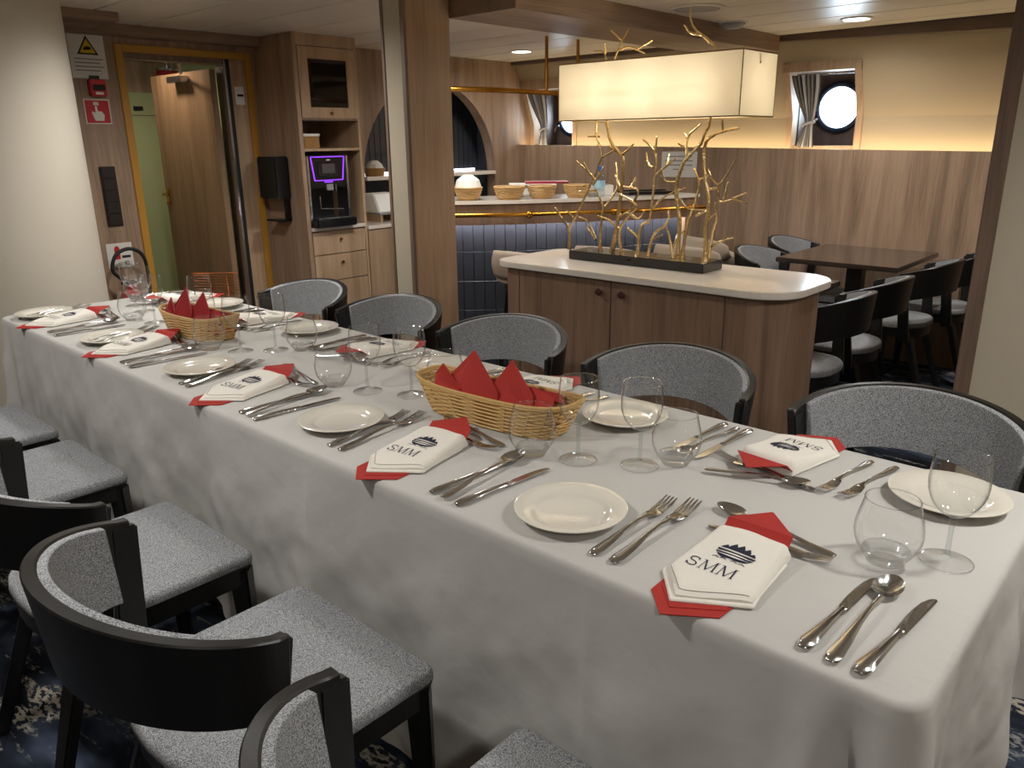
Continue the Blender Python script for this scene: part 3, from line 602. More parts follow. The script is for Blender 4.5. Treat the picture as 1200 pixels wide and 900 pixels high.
# bar stools
def stool(loc, rz, label):
    t = thing('bar_stool', label, 'stool', loc, rz, 'beige bar stools')
    MB().lathe([(0, .66), (.17, .66), (.195, .675), (.2, .70), (.19, .725), (.15, .74), (0, .745)], 28).build('seat', 'stool_leather', t, smooth=True)
    def fn(u, v):
        a = PI+PI*u; k = math.sin(PI*u)**.3; z = .70+.03*(1-k)+(.16*k)*v; r = .21+.012*math.sin(PI*v); return (r*math.cos(a), r*math.sin(a), z)
    o = MB().grid(fn, 24, 6).build('backrest', 'stool_leather', t, smooth='all'); md = o.modifiers.new('thick', 'SOLIDIFY'); md.thickness = .055; md.offset = -1
    MB().lathe([(0, .62), (.15, .62), (.15, .66), (0, .66)], 20).build('seat_plate', 'black_wood', t)
    for a in (45, 135, 225, 315):
        c, s_ = math.cos(math.radians(a)), math.sin(math.radians(a)); MB().bar((.12*c, .12*s_, .64), (.2*c, .2*s_, 0), (.036, .026), (.036, .026)).build('leg', 'black_wood', t)
    MB().tube([(.172*math.cos(2*PI*k/24), .172*math.sin(2*PI*k/24), .25) for k in range(24)], .009, 6, closed=True).build('foot_ring', 'black_metal', t, smooth=True)
stool((-2.98, 3.42, 0), math.radians(45+90-90-40), 'beige padded bar stool behind the left end of the sideboard')
stool((-2.74, 3.88, 0), math.radians(10), 'beige padded bar stool behind the middle of the lamp')
stool((-2.38, 4.2, 0), math.radians(0), 'beige padded bar stool behind the right part of the lamp')
stool((-2.5, 4.64, 0), math.radians(-20), 'farthest beige bar stool beyond the bar end')
# paper notice on the back wall
nt_ = thing('paper_notice', 'white printed notice on the back wall behind the gold branches', 'notice', (-3.26, 5.499, 1.16)); MB().box(-.155, .155, -.003, 0, 0, .19).build('sheet', 'white_paper', nt_)
for k, wd in enumerate((.11, .12, .12, .05)): MB().box(-wd, wd, -.004, -.003, .15-k*.032, .158-k*.032).build('text_line', 'sign_grey', nt_)
# ---------------------------------------------------------------- island sideboard with branch lamp
isl = thing('sideboard', 'oak sideboard island with pale stone top and two doors', 'sideboard')
out = rrect(-2.62, -1.14, 2.72, 3.27, (.10, .17, .17, .10), 8)
def inset(poly, d):
    cx = sum(p[0] for p in poly)/len(poly); cy = sum(p[1] for p in poly)/len(poly)
    hx = max(abs(p[0]-cx) for p in poly); hy = max(abs(p[1]-cy) for p in poly)
    return [(cx+(x-cx)*(hx-d)/hx, cy+(yy-cy)*(hy-d)/hy) for x, yy in poly]
MB().prism(out, .872, .9).build('stone_top', 'quartz', isl, bevel=.003)
MB().prism(inset(out, .035), .06, .872).build('body', 'oak_island', isl, smooth=30); MB().prism(inset(out, .07), 0, .06).build('plinth', 'black_wood', isl)
FY = 2.755
for x0, x1, kx in ((-2.46, -1.935, -1.99), (-1.93, -1.40, -1.872)):
    d = MB().box(x0, x1, FY-.006, FY+.01, .075, .865).build('door', 'oak_island', isl, bevel=.0015)
    o = link('knob', MB().lathe([(0, .024), (.012, .022), (.016, .014), (.012, .006), (.006, .0), (0, 0)], 16).mesh('knob', 'knob_brown', smooth=True), d); o.matrix_local = Matrix.Translation((kx, FY-.006, .815)) @ Matrix.Rotation(PI/2, 4, 'X')
MB().box(-2.54, -2.465, FY-.004, FY+.01, .075, .865).build('end_stile', 'oak_island', isl, bevel=.0015); MB().box(-1.395, -1.315, FY-.004, FY+.01, .075, .865).build('end_stile', 'oak_island', isl, bevel=.0015)
lamp = thing('branch_lamp', 'gold branch table lamp with long cream box shade on the sideboard', 'lamp', (-1.915, 3.055, .9))
MB().box(-.425, .295, -.085, .085, 0, .042).build('base', 'lamp_black', lamp, bevel=.003); MB().lathe([(0, 0), (.006, 0), (.006, .004), (0, .005)], 10).build('dimmer_knob', 'black_metal', lamp).matrix_local = Matrix.Translation((-.08, -.085, .026)) @ Matrix.Rotation(PI/2, 4, 'X')
BR=[[(-0.47,0.03),(-0.475,0.131),(-0.517,0.178),(-0.568,0.231)],
[(-0.475,0.131),(-0.422,0.223),(-0.368,0.322),(-0.333,0.399),(-0.305,0.469),(-0.331,0.529)],
[(-0.305,0.469),(-0.236,0.501)],
[(-0.333,0.37),(-0.376,0.417),(-0.414,0.454)],
[(-0.355,0.389),(-0.377,0.464)],
[(-0.344,0.342),(-0.287,0.432)],
[(-0.331,0.318),(-0.442,0.31)],
[(-0.293,0.034),(-0.292,0.191),(-0.287,0.249),(-0.325,0.314)],
[(-0.275,0.249),(-0.225,0.336),(-0.252,0.446)],
[(-0.208,0.336),(-0.268,0.391)],
[(-0.32,0.091),(-0.401,0.145)],
[(-0.32,0.096),(-0.377,0.176),(-0.428,0.193)],
[(-0.233,0.034),(-0.198,0.234),(-0.186,0.365),(-0.19,0.47),(-0.255,0.538),(-0.281,0.637),(-0.285,0.699)],
[(-0.19,0.479),(-0.125,0.528)],
[(-0.19,0.149),(-0.256,0.193),(-0.298,0.205)],
[(-0.209,0.195),(-0.158,0.236)],
[(-0.15,0.036),(-0.155,0.151),(-0.101,0.22),(-0.053,0.268),(-0.138,0.315)],
[(-0.097,0.252),(-0.045,0.332),(-0.112,0.348)],
[(-0.076,0.345),(-0.08,0.385)],
[(-0.116,0.034),(-0.096,0.103),(-0.155,0.156)],
[(-0.076,0.038),(-0.07,0.166),(-0.028,0.205),(-0.023,0.333),(-0.025,0.484),(-0.098,0.545)],
[(-0.028,0.488),(0.008,0.557)],
[(-0.033,0.426),(-0.072,0.443),(-0.101,0.488)],
[(-0.021,0.395),(0.07,0.467)],
[(0.03,0.436),(0.022,0.484)],
[(0.005,0.418),(0.018,0.37),(0.07,0.366)],
[(-0.019,0.251),(0.016,0.294),(0.088,0.338)],
[(-0.107,0.238),(-0.061,0.208),(-0.03,0.242)],
[(-0.031,0.037),(-0.013,0.132),(0.048,0.191),(0.046,0.245)],
[(0.099,0.039),(0.074,0.12),(0.049,0.173)],
[(-0.007,0.114),(0.051,0.141)],
[(0.121,0.036),(0.121,0.204),(0.097,0.345),(0.127,0.45),(0.201,0.526),(0.238,0.616),(0.246,0.704)],
[(0.136,0.042),(0.148,0.188),(0.169,0.26),(0.182,0.365),(0.149,0.424)],
[(0.182,0.378),(0.215,0.396)],
[(0.116,0.297),(0.149,0.255),(0.234,0.254)],
[(0.138,0.458),(0.126,0.552),(0.172,0.605)],
[(0.127,0.547),(0.1,0.569)],
[(0.127,0.509),(0.092,0.527)],
[(0.103,0.332),(0.153,0.347)],
[(0.087,0.066),(0.105,0.131),(0.134,0.169)],
[(0.254,0.039),(0.248,0.203),(0.252,0.29),(0.224,0.4),(0.212,0.509),(0.233,0.55),(0.288,0.574),(0.357,0.585)],
[(0.288,0.574),(0.294,0.623)],
[(0.232,0.426),(0.26,0.384),(0.295,0.364),(0.329,0.41),(0.361,0.468)],
[(0.295,0.364),(0.303,0.292),(0.423,0.334)],
[(0.36,0.311),(0.43,0.293)],
[(0.318,0.301),(0.332,0.373)],
[(0.247,0.212),(0.288,0.257)],
[(0.243,0.341),(0.272,0.346)],
[(0.262,0.044),(0.284,0.17),(0.305,0.223),(0.302,0.292)],
[(0.272,0.103),(0.317,0.129),(0.382,0.151)],
[(0.181,0.226),(0.22,0.249)],
[(-0.333,0.629),(-0.32,0.561),(-0.278,0.519)],
[(-0.32,0.561),(-0.373,0.561)],
[(-0.266,0.519),(-0.189,0.465)],
[(-0.381,0.341),(-0.405,0.335)],
[(-0.44,0.173),(-0.505,0.219)],
[(-0.267,0.804),(-0.258,0.879),(-0.221,0.958),(-0.193,1.008)],
[(-0.221,0.963),(-0.267,1.003)],
[(-0.227,0.923),(-0.186,0.931),(-0.119,0.903)],
[(-0.153,0.92),(-0.1,0.954)],
[(-0.268,0.84),(-0.292,0.881),(-0.305,0.917),(-0.358,0.927)],
[(-0.296,0.912),(-0.275,0.95)],
[(0.256,0.808),(0.241,0.888),(0.215,0.918),(0.175,0.945),(0.129,0.977),(0.107,1.019),(0.1,1.055)],
[(0.175,0.945),(0.176,0.921)],
[(0.172,0.948),(0.13,0.957),(0.109,0.987)]]
placed = []   # (x, z, y) of points already laid, so that side twigs start on their parent branch
def nearest(x, z):
    return min(((x-a)**2+(z-b)**2, c) for a, b, c in placed) if placed else (9, 0)
random.seed(3)
todo = list(range(len(BR))); first = [b for b in todo if BR[b][0][1] < .06]; rest = [b for b in todo if b not in first]
def lay(bi, y0, y1):
    pl_ = BR[bi]; n = len(pl_); low = pl_[0][1] < .06
    pts = [(x, y0+(y1-y0)*k/(n-1), max(z, .035)) for k, (x, z) in enumerate(pl_)]
    cp = catmull(pts, 4); m_ = len(cp); big = .0100 if bi in (12, 31, 40) else (.0078 if low else .0058)
    rs = random.Random(bi); cp = [Vector((p.x+(rs.uniform(-.002, .002) if 0 < k < m_-1 else 0), p.y, p.z)) for k, p in enumerate(cp)]
    rad = [big*(1-.42*k/(m_-1))*(1+.12*math.sin(k*2.1+bi)) for k in range(m_)]
    if low: rad[0] *= 1.5
    placed.extend((p.x, p.z, p.y) for p in cp)
    MB().tube(cp, rad, 7).build('branch', 'gold_leaf', lamp, smooth=True)
for bi in first:
    d0 = random.uniform(-.045, .045); lay(bi, 0 if bi in (12, 31) else d0, 0 if bi in (12, 31) else d0+random.uniform(-.05, .05))
while rest:
    best = min(rest, key=lambda b: nearest(*BR[b][0])[0]); rest.remove(best); y0 = nearest(*BR[best][0])[1]
    lay(best, y0, y0+random.uniform(-.05, .05))
sh = thing
hx, hy, zb, zt = .441, .147, .628, .865
sd = MB()
for (x0, y0, x1, y1) in ((-hx, -hy, hx, -hy), (hx, -hy, hx, hy), (hx, hy, -hx, hy), (-hx, hy, -hx, -hy)):
    sd.add([(x0, y0, zb), (x1, y1, zb), (x1, y1, zt), (x0, y0, zt)], [(0, 1, 2, 3)])
sd = sd.build('shade', 'shade_fabric', lamp)
plain('shade_trim', '9b8050', .8)
for z in (zb, zt): MB().tube([(-hx, -hy, z), (hx, -hy, z), (hx, hy, z), (-hx, hy, z)], .0028, 5, closed=True).build('hem', 'shade_trim', sd)
for x in (-hx, hx):
    for yv in (-hy, hy): MB().tube([(x, yv, zb), (x, yv, zt)], .0022, 5).build('corner_seam', 'shade_trim', sd)
MB().bar((-hx, 0, zt-.04), (hx, 0, zt-.04), .012, .005).build('shade_bracket', 'brass', lamp)
for k, x in enumerate((-.27, -.0, .25)):
    l = bpy.data.lights.new('bulb_light', 'POINT'); l.energy = 1.0; l.color = (1, .90, .74); l.shadow_soft_size = .03
    o = bpy.data.objects.new('bulb_light', l); COL.objects.link(o); o.parent = lamp; o.location = (x, 0.02, .735)
    MB().lathe([(0, .03), (.014, .03), (.014, .0), (0, 0)], 12, x, .02, .79).build('bulb_socket', 'brass', lamp)
# ================================================================ chairs
def seat_outline(k=1.0, n=14):
    w_, fy = .235*k, .225+(.235*(k-1)); pts = []
    r = .022*k
    for (cx, a0) in ((w_-r, 0),):
        pass
    # front-right corner -> front-left corner -> around the back
    for q in range(5): a = PI*.5*q/4; pts.append((w_-r+r*math.cos(a), fy-r+r*math.sin(a)))
    for q in range(5): a = PI*.5+PI*.5*q/4; pts.append((-w_+r+r*math.cos(a), fy-r+r*math.sin(a)))
    yb = -.03
    for q in range(n+1):
        a = PI+PI*q/n; c, s = math.cos(a), math.sin(a)
        pts.append((w_*math.copysign(abs(c)**.8, c), yb-.215*k*abs(s)**.8))
    return pts
def ringstack(levels):   # list of (scale, z): loft of the seat outline
    mb = MB(); vs = []; fs = []; n = None
    for k, z in levels:
        o = seat_outline(k); n = len(o); vs += [(x, yy, z) for x, yy in o]
    for j in range(len(levels)-1):
        for i in range(n): i2 = (i+1) % n; fs.append((j*n+i, j*n+i2, (j+1)*n+i2, (j+1)*n+i))
    fs += [tuple(range(n-1, -1, -1)), tuple((len(levels)-1)*n+i for i in range(n))]
    return mb.add(vs, fs)
A_, B_, YC = .254, .195, -.128
def railp(th, d=0, z=0):   # th 0..pi from right end round the back; flare outward with z
    a = A_+d; b = B_+d; c, s = math.cos(th), math.sin(th)
    return (a*c, YC-b*s)
def rz(th): s = max(0, math.sin(th)); return .592+.045*s, .744+.064*s
def rail_mesh(d0, d1, t0, t1, zi0, zi1, n=36):
    mb = MB(); vs = []; fs = []
    for i in range(n+1):
        th = t0+(t1-t0)*i/n; zb_, zt_ = rz(th); zb_ += zi0; zt_ -= zi1
        for d, z, fl in ((d0, zb_, 0), (d1, zb_, 0), (d1, zt_, .018), (d0, zt_, .018)):
            x, yy = railp(th, d+fl); vs.append((x, yy, z))
    for i in range(n):
        for k in range(4): k2 = (k+1) % 4; fs.append((i*4+k, i*4+k2, (i+1)*4+k2, (i+1)*4+k))
    fs += [(3, 2, 1, 0), tuple(n*4+k for k in range(4))]
    return mb.add(vs, fs)
CH = {}
CH['seat'] = ringstack([(.99, .436), (1.0, .44), (1.0, .452), (.99, .460), (.965, .465), (.6, .468)]).mesh('seat', 'seat_tweed', smooth=50)
CH['seat_frame'] = ringstack([(.96, .382), (.96, .428), (.995, .433), (.995, .437)]).mesh('seat_frame', 'black_wood', smooth=30)
CH['back_rail'] = rail_mesh(.0, .024, -.06, PI+.06, 0, 0).mesh('back_rail', 'black_wood', smooth=40, bevel=.003, seg=1)
CH['back_pad'] = rail_mesh(-.016, .001, .20, PI-.20, -.004, .004).mesh('back_pad', 'pad_tweed', smooth=40, bevel=.002, seg=1)
CH['leg_f'] = [MB().bar((s*.205, .197, .424), (s*.212, .203, 0), (.048, .032), (.048, .032)).mesh('leg', 'black_wood', bevel=.005) for s in (1, -1)]
CH['leg_r'] = [MB().bar((s*.15, -.165, .41), (s*.20, -.30, 0), (.05, .03), (.038, .03)).mesh('leg', 'black_wood', bevel=.005) for s in (1, -1)]
CH['post'] = [MB().bar((s*.240, -.168, .372), (s*.277, -.128, .735), (.026, .022), (.060, .05), up=(0, 1, 0)).mesh('back_post', 'black_wood', bevel=.004) for s in (1, -1)]
def chair(loc, rz_, label, group, scale=1):
    t = thing('dining_chair', label, 'chair', loc, rz_, group)
    link('seat', CH['seat'], t); link('seat_frame', CH['seat_frame'], t)
    r = link('back_rail', CH['back_rail'], t); link('back_pad', CH['back_pad'], r)
    for me in CH['leg_f']+CH['leg_r']: link('leg', me, t)
    for me in CH['post']: link('back_post', me, t)
    return t
g = 'chairs on the near side of the long table'
NY = .630
for x, lb in ((-.53, 'grey tweed chair cut off by the bottom of the photo'), (-1.225, 'nearest whole black chair with grey tweed seat and curved back'),
              (-1.905, 'second near side chair, its rail at the left edge'), (-2.655, 'third near side chair, mostly its seat showing'), (-3.25, 'farthest near side chair with only a seat corner showing')):
    chair((x, NY, 0), 0, lb, g)
g = 'chairs on the far side of the long table'
for x, lb in ((-.508, 'far side chair at the right end of the table, before the partition'), (-1.215, 'far side chair before the sideboard doors'), (-1.922, 'far side chair before the left end of the sideboard'),
              (-2.578, 'far side chair before the oak pillar'), (-3.227, 'farthest far side chair before the drawer cabinet')):
    chair((x, 1.867, 0), PI, lb, g)
g = 'chairs at the small square tables'
for x, yv, r, lb in ((-1.42, 3.46, PI/2, 'chair at right of sideboard, nearest the camera'), (-1.42, 3.985, PI/2, 'second chair beyond the sideboard end'), (-1.38, 4.72, PI/2, 'chair on the right of the far square table'),
                  (-1.30, 5.24, PI/2, 'farthest chair by the partition edge'), (-1.92, 4.6, -PI/2+.05, 'chair on the left of the far square table'), (-1.98, 5.19, -PI/2, 'chair left of the far table against the back wall')):
    chair((x, yv, 0), r, lb, g).scale = (.86, .95, 1)
# small square tables
def sqtable(x0, x1, y0, y1, label):
    cx, cy = (x0+x1)/2, (y0+y1)/2; t = thing('square_table', label, 'table', (cx, cy, 0), 0, 'small dark square tables'); a, b = (x1-x0)/2, (y1-y0)/2
    MB().box(-a, a, -b, b, .722, .75).build('tabletop', 'dark_table', t, bevel=.004); MB().box(-.045, .045, -.045, .045, .02, .722).build('column', 'black_wood', t, bevel=.004)
    MB().box(-.15, .15, -.15, .15, .7, .722).build('support_plate', 'black_metal', t); MB().box(-.22, .22, -.22, .22, 0, .02).build('base', 'black_metal', t, bevel=.004)
sqtable(-2.03, -1.325, 4.61, 5.4, 'dark wooden square table against the back wall')
sqtable(-2.03, -1.42, 3.34, 4.03, 'dark wooden square table hidden behind the sideboard end')
# ================================================================ long table
TX0, TX1, TY0, TY1, TZ = -3.86, -.17, .945, 1.785, .75
tb = thing('dining_table', 'long dining table under the white cloth', 'table')
MB().prism(rrect(TX0+.02, TX1-.02, TY0+.02, TY1-.02, .06), .715, .742).build('tabletop', 'dark_table', tb)
for x in (TX0+.25, -2.0, TX1-.45):
    for yv in (TY0+.25, TY1-.2): MB().box(x-.03, x+.03, yv-.03, yv+.03, 0, .715).build('leg', 'black_wood', tb)
per = []
R_ = .05
def lin_pts(a, b, st):
    n = max(1, int(math.hypot(b[0]-a[0], b[1]-a[1])/st)); return [(a[0]+(b[0]-a[0])*i/n, a[1]+(b[1]-a[1])*i/n) for i in range(n)]
cs = [(TX0+R_, TY0), (TX1-R_, TY0), (TX1, TY0+R_), (TX1, TY1-R_), (TX1-R_, TY1), (TX0+R_, TY1), (TX0, TY1-R_), (TX0, TY0+R_)]
cc = {1: (TX1-R_, TY0+R_, -PI/2), 3: (TX1-R_, TY1-R_, 0), 5: (TX0+R_, TY1-R_, PI/2), 7: (TX0+R_, TY0+R_, PI)}
for i in range(8):
    if i in cc:
        x, yv, a = cc[i]; per += [(x+R_*math.cos(a+PI/2*k/8), yv+R_*math.sin(a+PI/2*k/8), math.cos(a+PI/2*k/8), math.sin(a+PI/2*k/8)) for k in range(8)]
    else:
        nx, ny = [(0, -1), 0, (1, 0), 0, (0, 1), 0, (-1, 0), 0][i]; per += [(p[0], p[1], nx, ny) for p in lin_pts(cs[i], cs[(i+1) % 8], .012)]
s_acc = 0; prm = []
for i, p in enumerate(per):
    prm.append(s_acc); q = per[(i+1) % len(per)]; s_acc += math.hypot(q[0]-p[0], q[1]-p[1])
def hem(x, yv, nx, ny):
    if nx > .5:   # right end: hem lifts away from the front corner
        t_ = (yv-TY0)/(TY1-TY0); return .05+.36*min(1, max(0, (t_-.12)/.55))-.10*max(0, (t_-.68)/.32)
    if ny > .5: return .49+.01*math.sin(x*3)   # far side: the cloth ends above the chair seats
    return .045+.03*math.sin(x*2.1)
rows = 40
mb = MB(); vs = []; fs = []; n = len(per)
for j in range(rows+1):
    v = j/rows
    for i, (x, yv, nx, ny) in enumerate(per):
        s = prm[i]; zb_ = hem(x, yv, nx, ny)
        if j == 0: px, py, z = x-nx*.012, yv-ny*.012, TZ
        elif j == 1: px, py, z = x-nx*.004, yv-ny*.004, TZ-.003
        else:
            vv = (j-2)/(rows-2); z = (TZ-.012)+(zb_-(TZ-.012))*vv; f = vv**.9
            dcr = min(math.hypot(x-TX1, yv-TY0), 1.0); dcl = min(math.hypot(x-TX0, yv-TY0), 1.0)
            kc = math.exp(-(dcr/.16)**2)+math.exp(-(dcl/.2)**2)+math.exp(-(min(math.hypot(x-TX1, yv-TY1), 1)/.16)**2)
            o = f*(.017*math.sin(s*6.3+.6)+.014*math.sin(s*13.7+1.3+.9*vv)+.007*math.sin(s*27+2+1.7*vv))+f*kc*(.045+.03*math.sin(s*52+.4))+.0022*math.sin(s*61+11*z)*vv*(1-.5*vv)+.0015*math.sin(s*23-31*z)*min(1, vv*4)
            o += .002*math.sin(s*23+z*19)*f+.012*f
            o += min(1, vv*3)*(.007*noise.noise((x*5, yv*5, z*3.1))+.0045*noise.noise((x*9+z*5, yv*9, z*8+x*3))+.0022*noise.noise((x*21-z*14, yv*21, z*20)))
            for s0 in (.55, 1.42, 2.28, 3.12): o += .0035*math.exp(-((s-s0)/.012)**2)*min(1, vv*6)
            if ny < -.5:
                o += min(1, vv*4)*(-.04*math.exp(-((x-(TX1-.085))/.02)**2)+.022*math.exp(-((x-(TX1-.14))/.025)**2)+.02*math.exp(-((x-(TX1-.045))/.02)**2))
            px, py = x+nx*o, yv+ny*o
        vs.append((px, py, z))
for j in range(rows):
    for i in range(n): i2 = (i+1) % n; fs.append((j*n+i, j*n+i2, (j+1)*n+i2, (j+1)*n+i))
fs.append(tuple(range(n)))
clo = mb.add(vs, fs).build('tablecloth', 'linen', smooth=60); tag(clo, 'white linen cloth draped over the long table', 'tablecloth')
# ================================================================ tableware meshes
def ribbon(pts, wds, th, n=5):   # centre line (y,z), half widths, domed top strip
    mb = MB(); vs = []; fs = []
    for (yv, z), w_ in zip(pts, wds):
        for k in range(n):
            u = -1+2*k/(n-1); vs.append((u*w_, yv, z+th*(1-u*u)*.8))
        vs.append((w_, yv, z-th*.2)); vs.append((-w_, yv, z-th*.2))
    m_ = n+2
    for i in range(len(pts)-1):
        for k in range(m_): k2 = (k+1) % m_; fs.append((i*m_+k, i*m_+k2, (i+1)*m_+k2, (i+1)*m_+k))
    fs += [tuple(range(m_-1, -1, -1)), tuple((len(pts)-1)*m_+k for k in range(m_))]
    return mb.add(vs, fs)
def fork_parts():
    h = ribbon([(-.14, .004), (-.137, .0045), (-.12, .005), (-.08, .006), (-.03, .011), (.01, .013), (.04, .011), (.055, .008)], [.004, .009, .0115, .009, .0055, .0045, .0065, .0125], .0035)
    tn = MB(); P4 = [(.052, .0085), (.072, .004), (.09, .003), (.115, .006), (.14, .012)]
    b = ribbon(P4[:3], [.012, .0145, .0145], .002)
    for k in range(4):
        x = -.0118+k*.00787
        pts = [(.085, .0035), (.10, .0042), (.12, .0075), (.142, .0125)]; vs = []; fs = []
        for q, (yv, z) in enumerate(pts):
            w_ = (.0027, .0026, .0024, .0014)[q]; vs += [(x-w_, yv, z-.001), (x+w_, yv, z-.001), (x+w_, yv, z+.0016), (x-w_, yv, z+.0016)]
        for q in range(3):
            for e in range(4): e2 = (e+1) % 4; fs.append((q*4+e, q*4+e2, q*4+4+e2, q*4+4+e))
        fs += [(3, 2, 1, 0), (12, 13, 14, 15)]; tn.add(vs, fs)
    tn.add(b.v, b.f)
    return h.mesh('handle', 'steel', smooth=60), tn.mesh('tines', 'steel', smooth=40)
def spoon_parts(bl=.036, bw=.023):
    h = ribbon([(-.14, .004), (-.137, .0045), (-.12, .005), (-.08, .006), (-.03, .011), (.02, .013), (.05, .011), (.066, .009)], [.004, .009, .0115, .009, .0055, .0042, .0048, .007], .0035)
    def fn(u, v):
        a = 2*PI*u; r = v; return (bw*r*math.cos(a)*(1-.12*math.sin(a)*r), .104+bl*r*math.sin(a), .012-.0105*(1-r*r)+.0015*math.sin(a)*r)
    b = MB().grid(fn, 24, 7, cu=True)
    me = b.mesh('bowl', 'steel', smooth='all')
    return h.mesh('handle', 'steel', smooth=60), me
def knife_parts():
    h = ribbon([(-.13, .004), (-.127, .005), (-.11, .0065), (-.06, .0065), (-.02, .006), (.004, .0055), (.008, .005)], [.005, .0095, .0125, .0095, .0075, .007, .0095], .005)
    out_ = [(-.008, .008), (-.009, .02), (-.011, .05), (-.0115, .08), (-.009, .11), (-.003, .128), (.004, .135), (.0075, .132), (.008, .10), (.0085, .04), (.0085, .008)]
    b = MB().prism(out_, lambda x, yv: .0035, lambda x, yv: .0062-.0018*abs(x)/.011)
    return h.mesh('handle', 'steel', smooth=60), b.mesh('blade', 'steel')
KF, KS, KK = fork_parts(), spoon_parts(), knife_parts()
def cutlery(kind, A, B, label, group, scale=None, lift=0, tilt=0):
    """A handle end, B tip on the cloth"""
    hd, tp_ = {'fork': KF, 'spoon': KS, 'knife': KK}[kind]; L0 = {'fork': .282, 'spoon': .28, 'knife': .265}[kind]
    a, b = Vector(A), Vector(B); d = b-a; sc = scale if scale else d.length/L0
    mid = a+d*.5; t = thing('table_'+kind, label, kind, (mid.x, mid.y, TZ+.001+lift), math.atan2(d.y, d.x)-PI/2, group)
    if tilt: t.rotation_euler[0] = tilt
    t.scale = (sc, sc, sc)
    link('handle', hd, t); link({'fork': 'tines', 'spoon': 'bowl', 'knife': 'blade'}[kind], tp_, t); return t
PL = MB().lathe([(0, .004), (.06, .004), (.062, .0), (.068, .0), (.072, .006), (.105, .0175), (.110, .0195), (.1105, .0215), (.108, .0225), (.080, .0150), (.074, .0135), (.069, .0095), (.063, .0078), (0, .0078)], 56).mesh('plate_body', 'porcelain', smooth=50)
def plate(x, yv, label, group): return tag(link('side_plate', PL, None, (x, yv, TZ)), label, 'plate', group)
WB = MB().lathe([(.004, .0865), (.012, .088), (.020, .092), (.028, .0985), (.036, .109), (.041, .120), (.045, .133), (.0462, .147), (.0455, .168), (.0435, .185), (.042, .1955)], 48).mesh('bowl', 'glass_clear', smooth='all')
WR = MB().tube([(.042*math.cos(2*PI*k/48), .042*math.sin(2*PI*k/48), .1955) for k in range(48)], .0009, 6, closed=True).mesh('rim', 'glass_base', smooth=True)
WS = MB().lathe([(.005, .0875), (.0046, .078), (.0040, .05), (.0046, .02), (.0065, .010), (.0085, .008)], 18).mesh('stem', 'glass_base', smooth='all')
WF = MB().lathe([(.0085, .008), (.022, .0052), (.036, .0034), (.0415, .0028), (.0425, .0018), (.042, .0008)], 48).mesh('foot', 'glass_clear', smooth='all')
WFR = MB().tube([(.0422*math.cos(2*PI*k/48), .0422*math.sin(2*PI*k/48), .0016) for k in range(48)], .0008, 6, closed=True).mesh('foot_edge', 'glass_base', smooth=True)
TB1 = MB().lathe([(.034, .009), (.042, .020), (.0495, .033), (.0535, .044), (.0555, .057), (.0545, .070), (.0515, .085), (.0475, .1), (.0435, .1175)], 48).mesh('wall', 'glass_clear', smooth='all')
TBR = MB().tube([(.0435*math.cos(2*PI*k/48), .0435*math.sin(2*PI*k/48), .1175) for k in range(48)], .001, 6, closed=True).mesh('rim', 'glass_base', smooth=True)
TB2 = MB().lathe([(0, .0165), (.022, .0185), (.0385, .0245), (.0405, .019), (.034, .0085), (.03, .0015), (.02, .003), (0, .003)], 44).mesh('thick_base', 'glass_lens', smooth=50)
def wine(x, yv, label, group):
    t = thing('wine_glass', label, 'glass', (x, yv, TZ+.001), 0, group); b_ = link('bowl', WB, t); link('rim', WR, b_); link('stem', WS, t); f_ = link('foot', WF, t); link('foot_edge', WFR, f_)
def tumbler(x, yv, label, group):
    t = thing('water_tumbler', label, 'glass', (x, yv, TZ+.001), 0, group); b_ = link('wall', TB1, t); link('rim', TBR, b_); link('thick_base', TB2, t)
# --- napkin with embroidered emblem
def nap_xy(u, v):
    xl = -.078+.010*v; xr = .080-.016*v
    yf = -.06+(-.126+.06)*(u/.36) if u < .36 else -.126+(.061)*((u-.36)/.64)
    yb = .116+.012*math.sin(PI*u)
    yf += .004
    return xl+(xr-xl)*u, yf+(yb-yf)*v
def nap_z(u, v):
    e = min(1, min(u, 1-u)/.10); e = math.sqrt(max(0, 1-(1-e)**2)); b = 1 if v < .86 else math.sqrt(max(0, 1-((v-.86)/.14)**2))
    return .0075+(.009+.021*v**1.3)*(.35+.65*e)*b*(.4+.6*min(1, v/.06)) + .0012*math.sin(9*u+5*v)
nb = MB(); NU, NV = 22, 24
nb.grid(lambda u, v: (*nap_xy(u, v), nap_z(u, v)), NU, NV)
W_ = NU+1; top = len(nb.v); border = [i for i in range(W_)]+[j*W_+NU for j in range(1, NV+1)]+[NV*W_+i for i in range(NU-1, -1, -1)]+[j*W_ for j in range(NV-1, 0, -1)]
base_v = [(nb.v[i][0], nb.v[i][1], .003) for i in border]; nb.v += base_v; m_ = len(border)
for k in range(m_): k2 = (k+1) % m_; nb.f.append((border[k], border[k2], top+k2, top+k))
nb.f.append(tuple(top+k for k in range(m_)))
NAP = nb.mesh('folded_cloth', 'linen_napkin', smooth=60)
lowp = [(-.083, -.062), (-.024, -.135), (.085, -.068), (.078, -.03), (.07, .09), (-.07, .09), (-.08, -.03)]
NLOW = MB().prism(lowp, .002, .0075).mesh('lower_fold', 'linen_napkin', bevel=.002, seg=1)
HEM = MB(); hp = [nap_xy(u, .045) for u in [k/20 for k in range(1, 20)]]
HEM.tube([(x, yv, nap_z((k+1)/20, .045)+.0004) for k, (x, yv) in enumerate(hp)], .0007, 4)
plain('stitch', 'a09a90', .9); NHEM = HEM.mesh('hem_stitch', 'stitch')
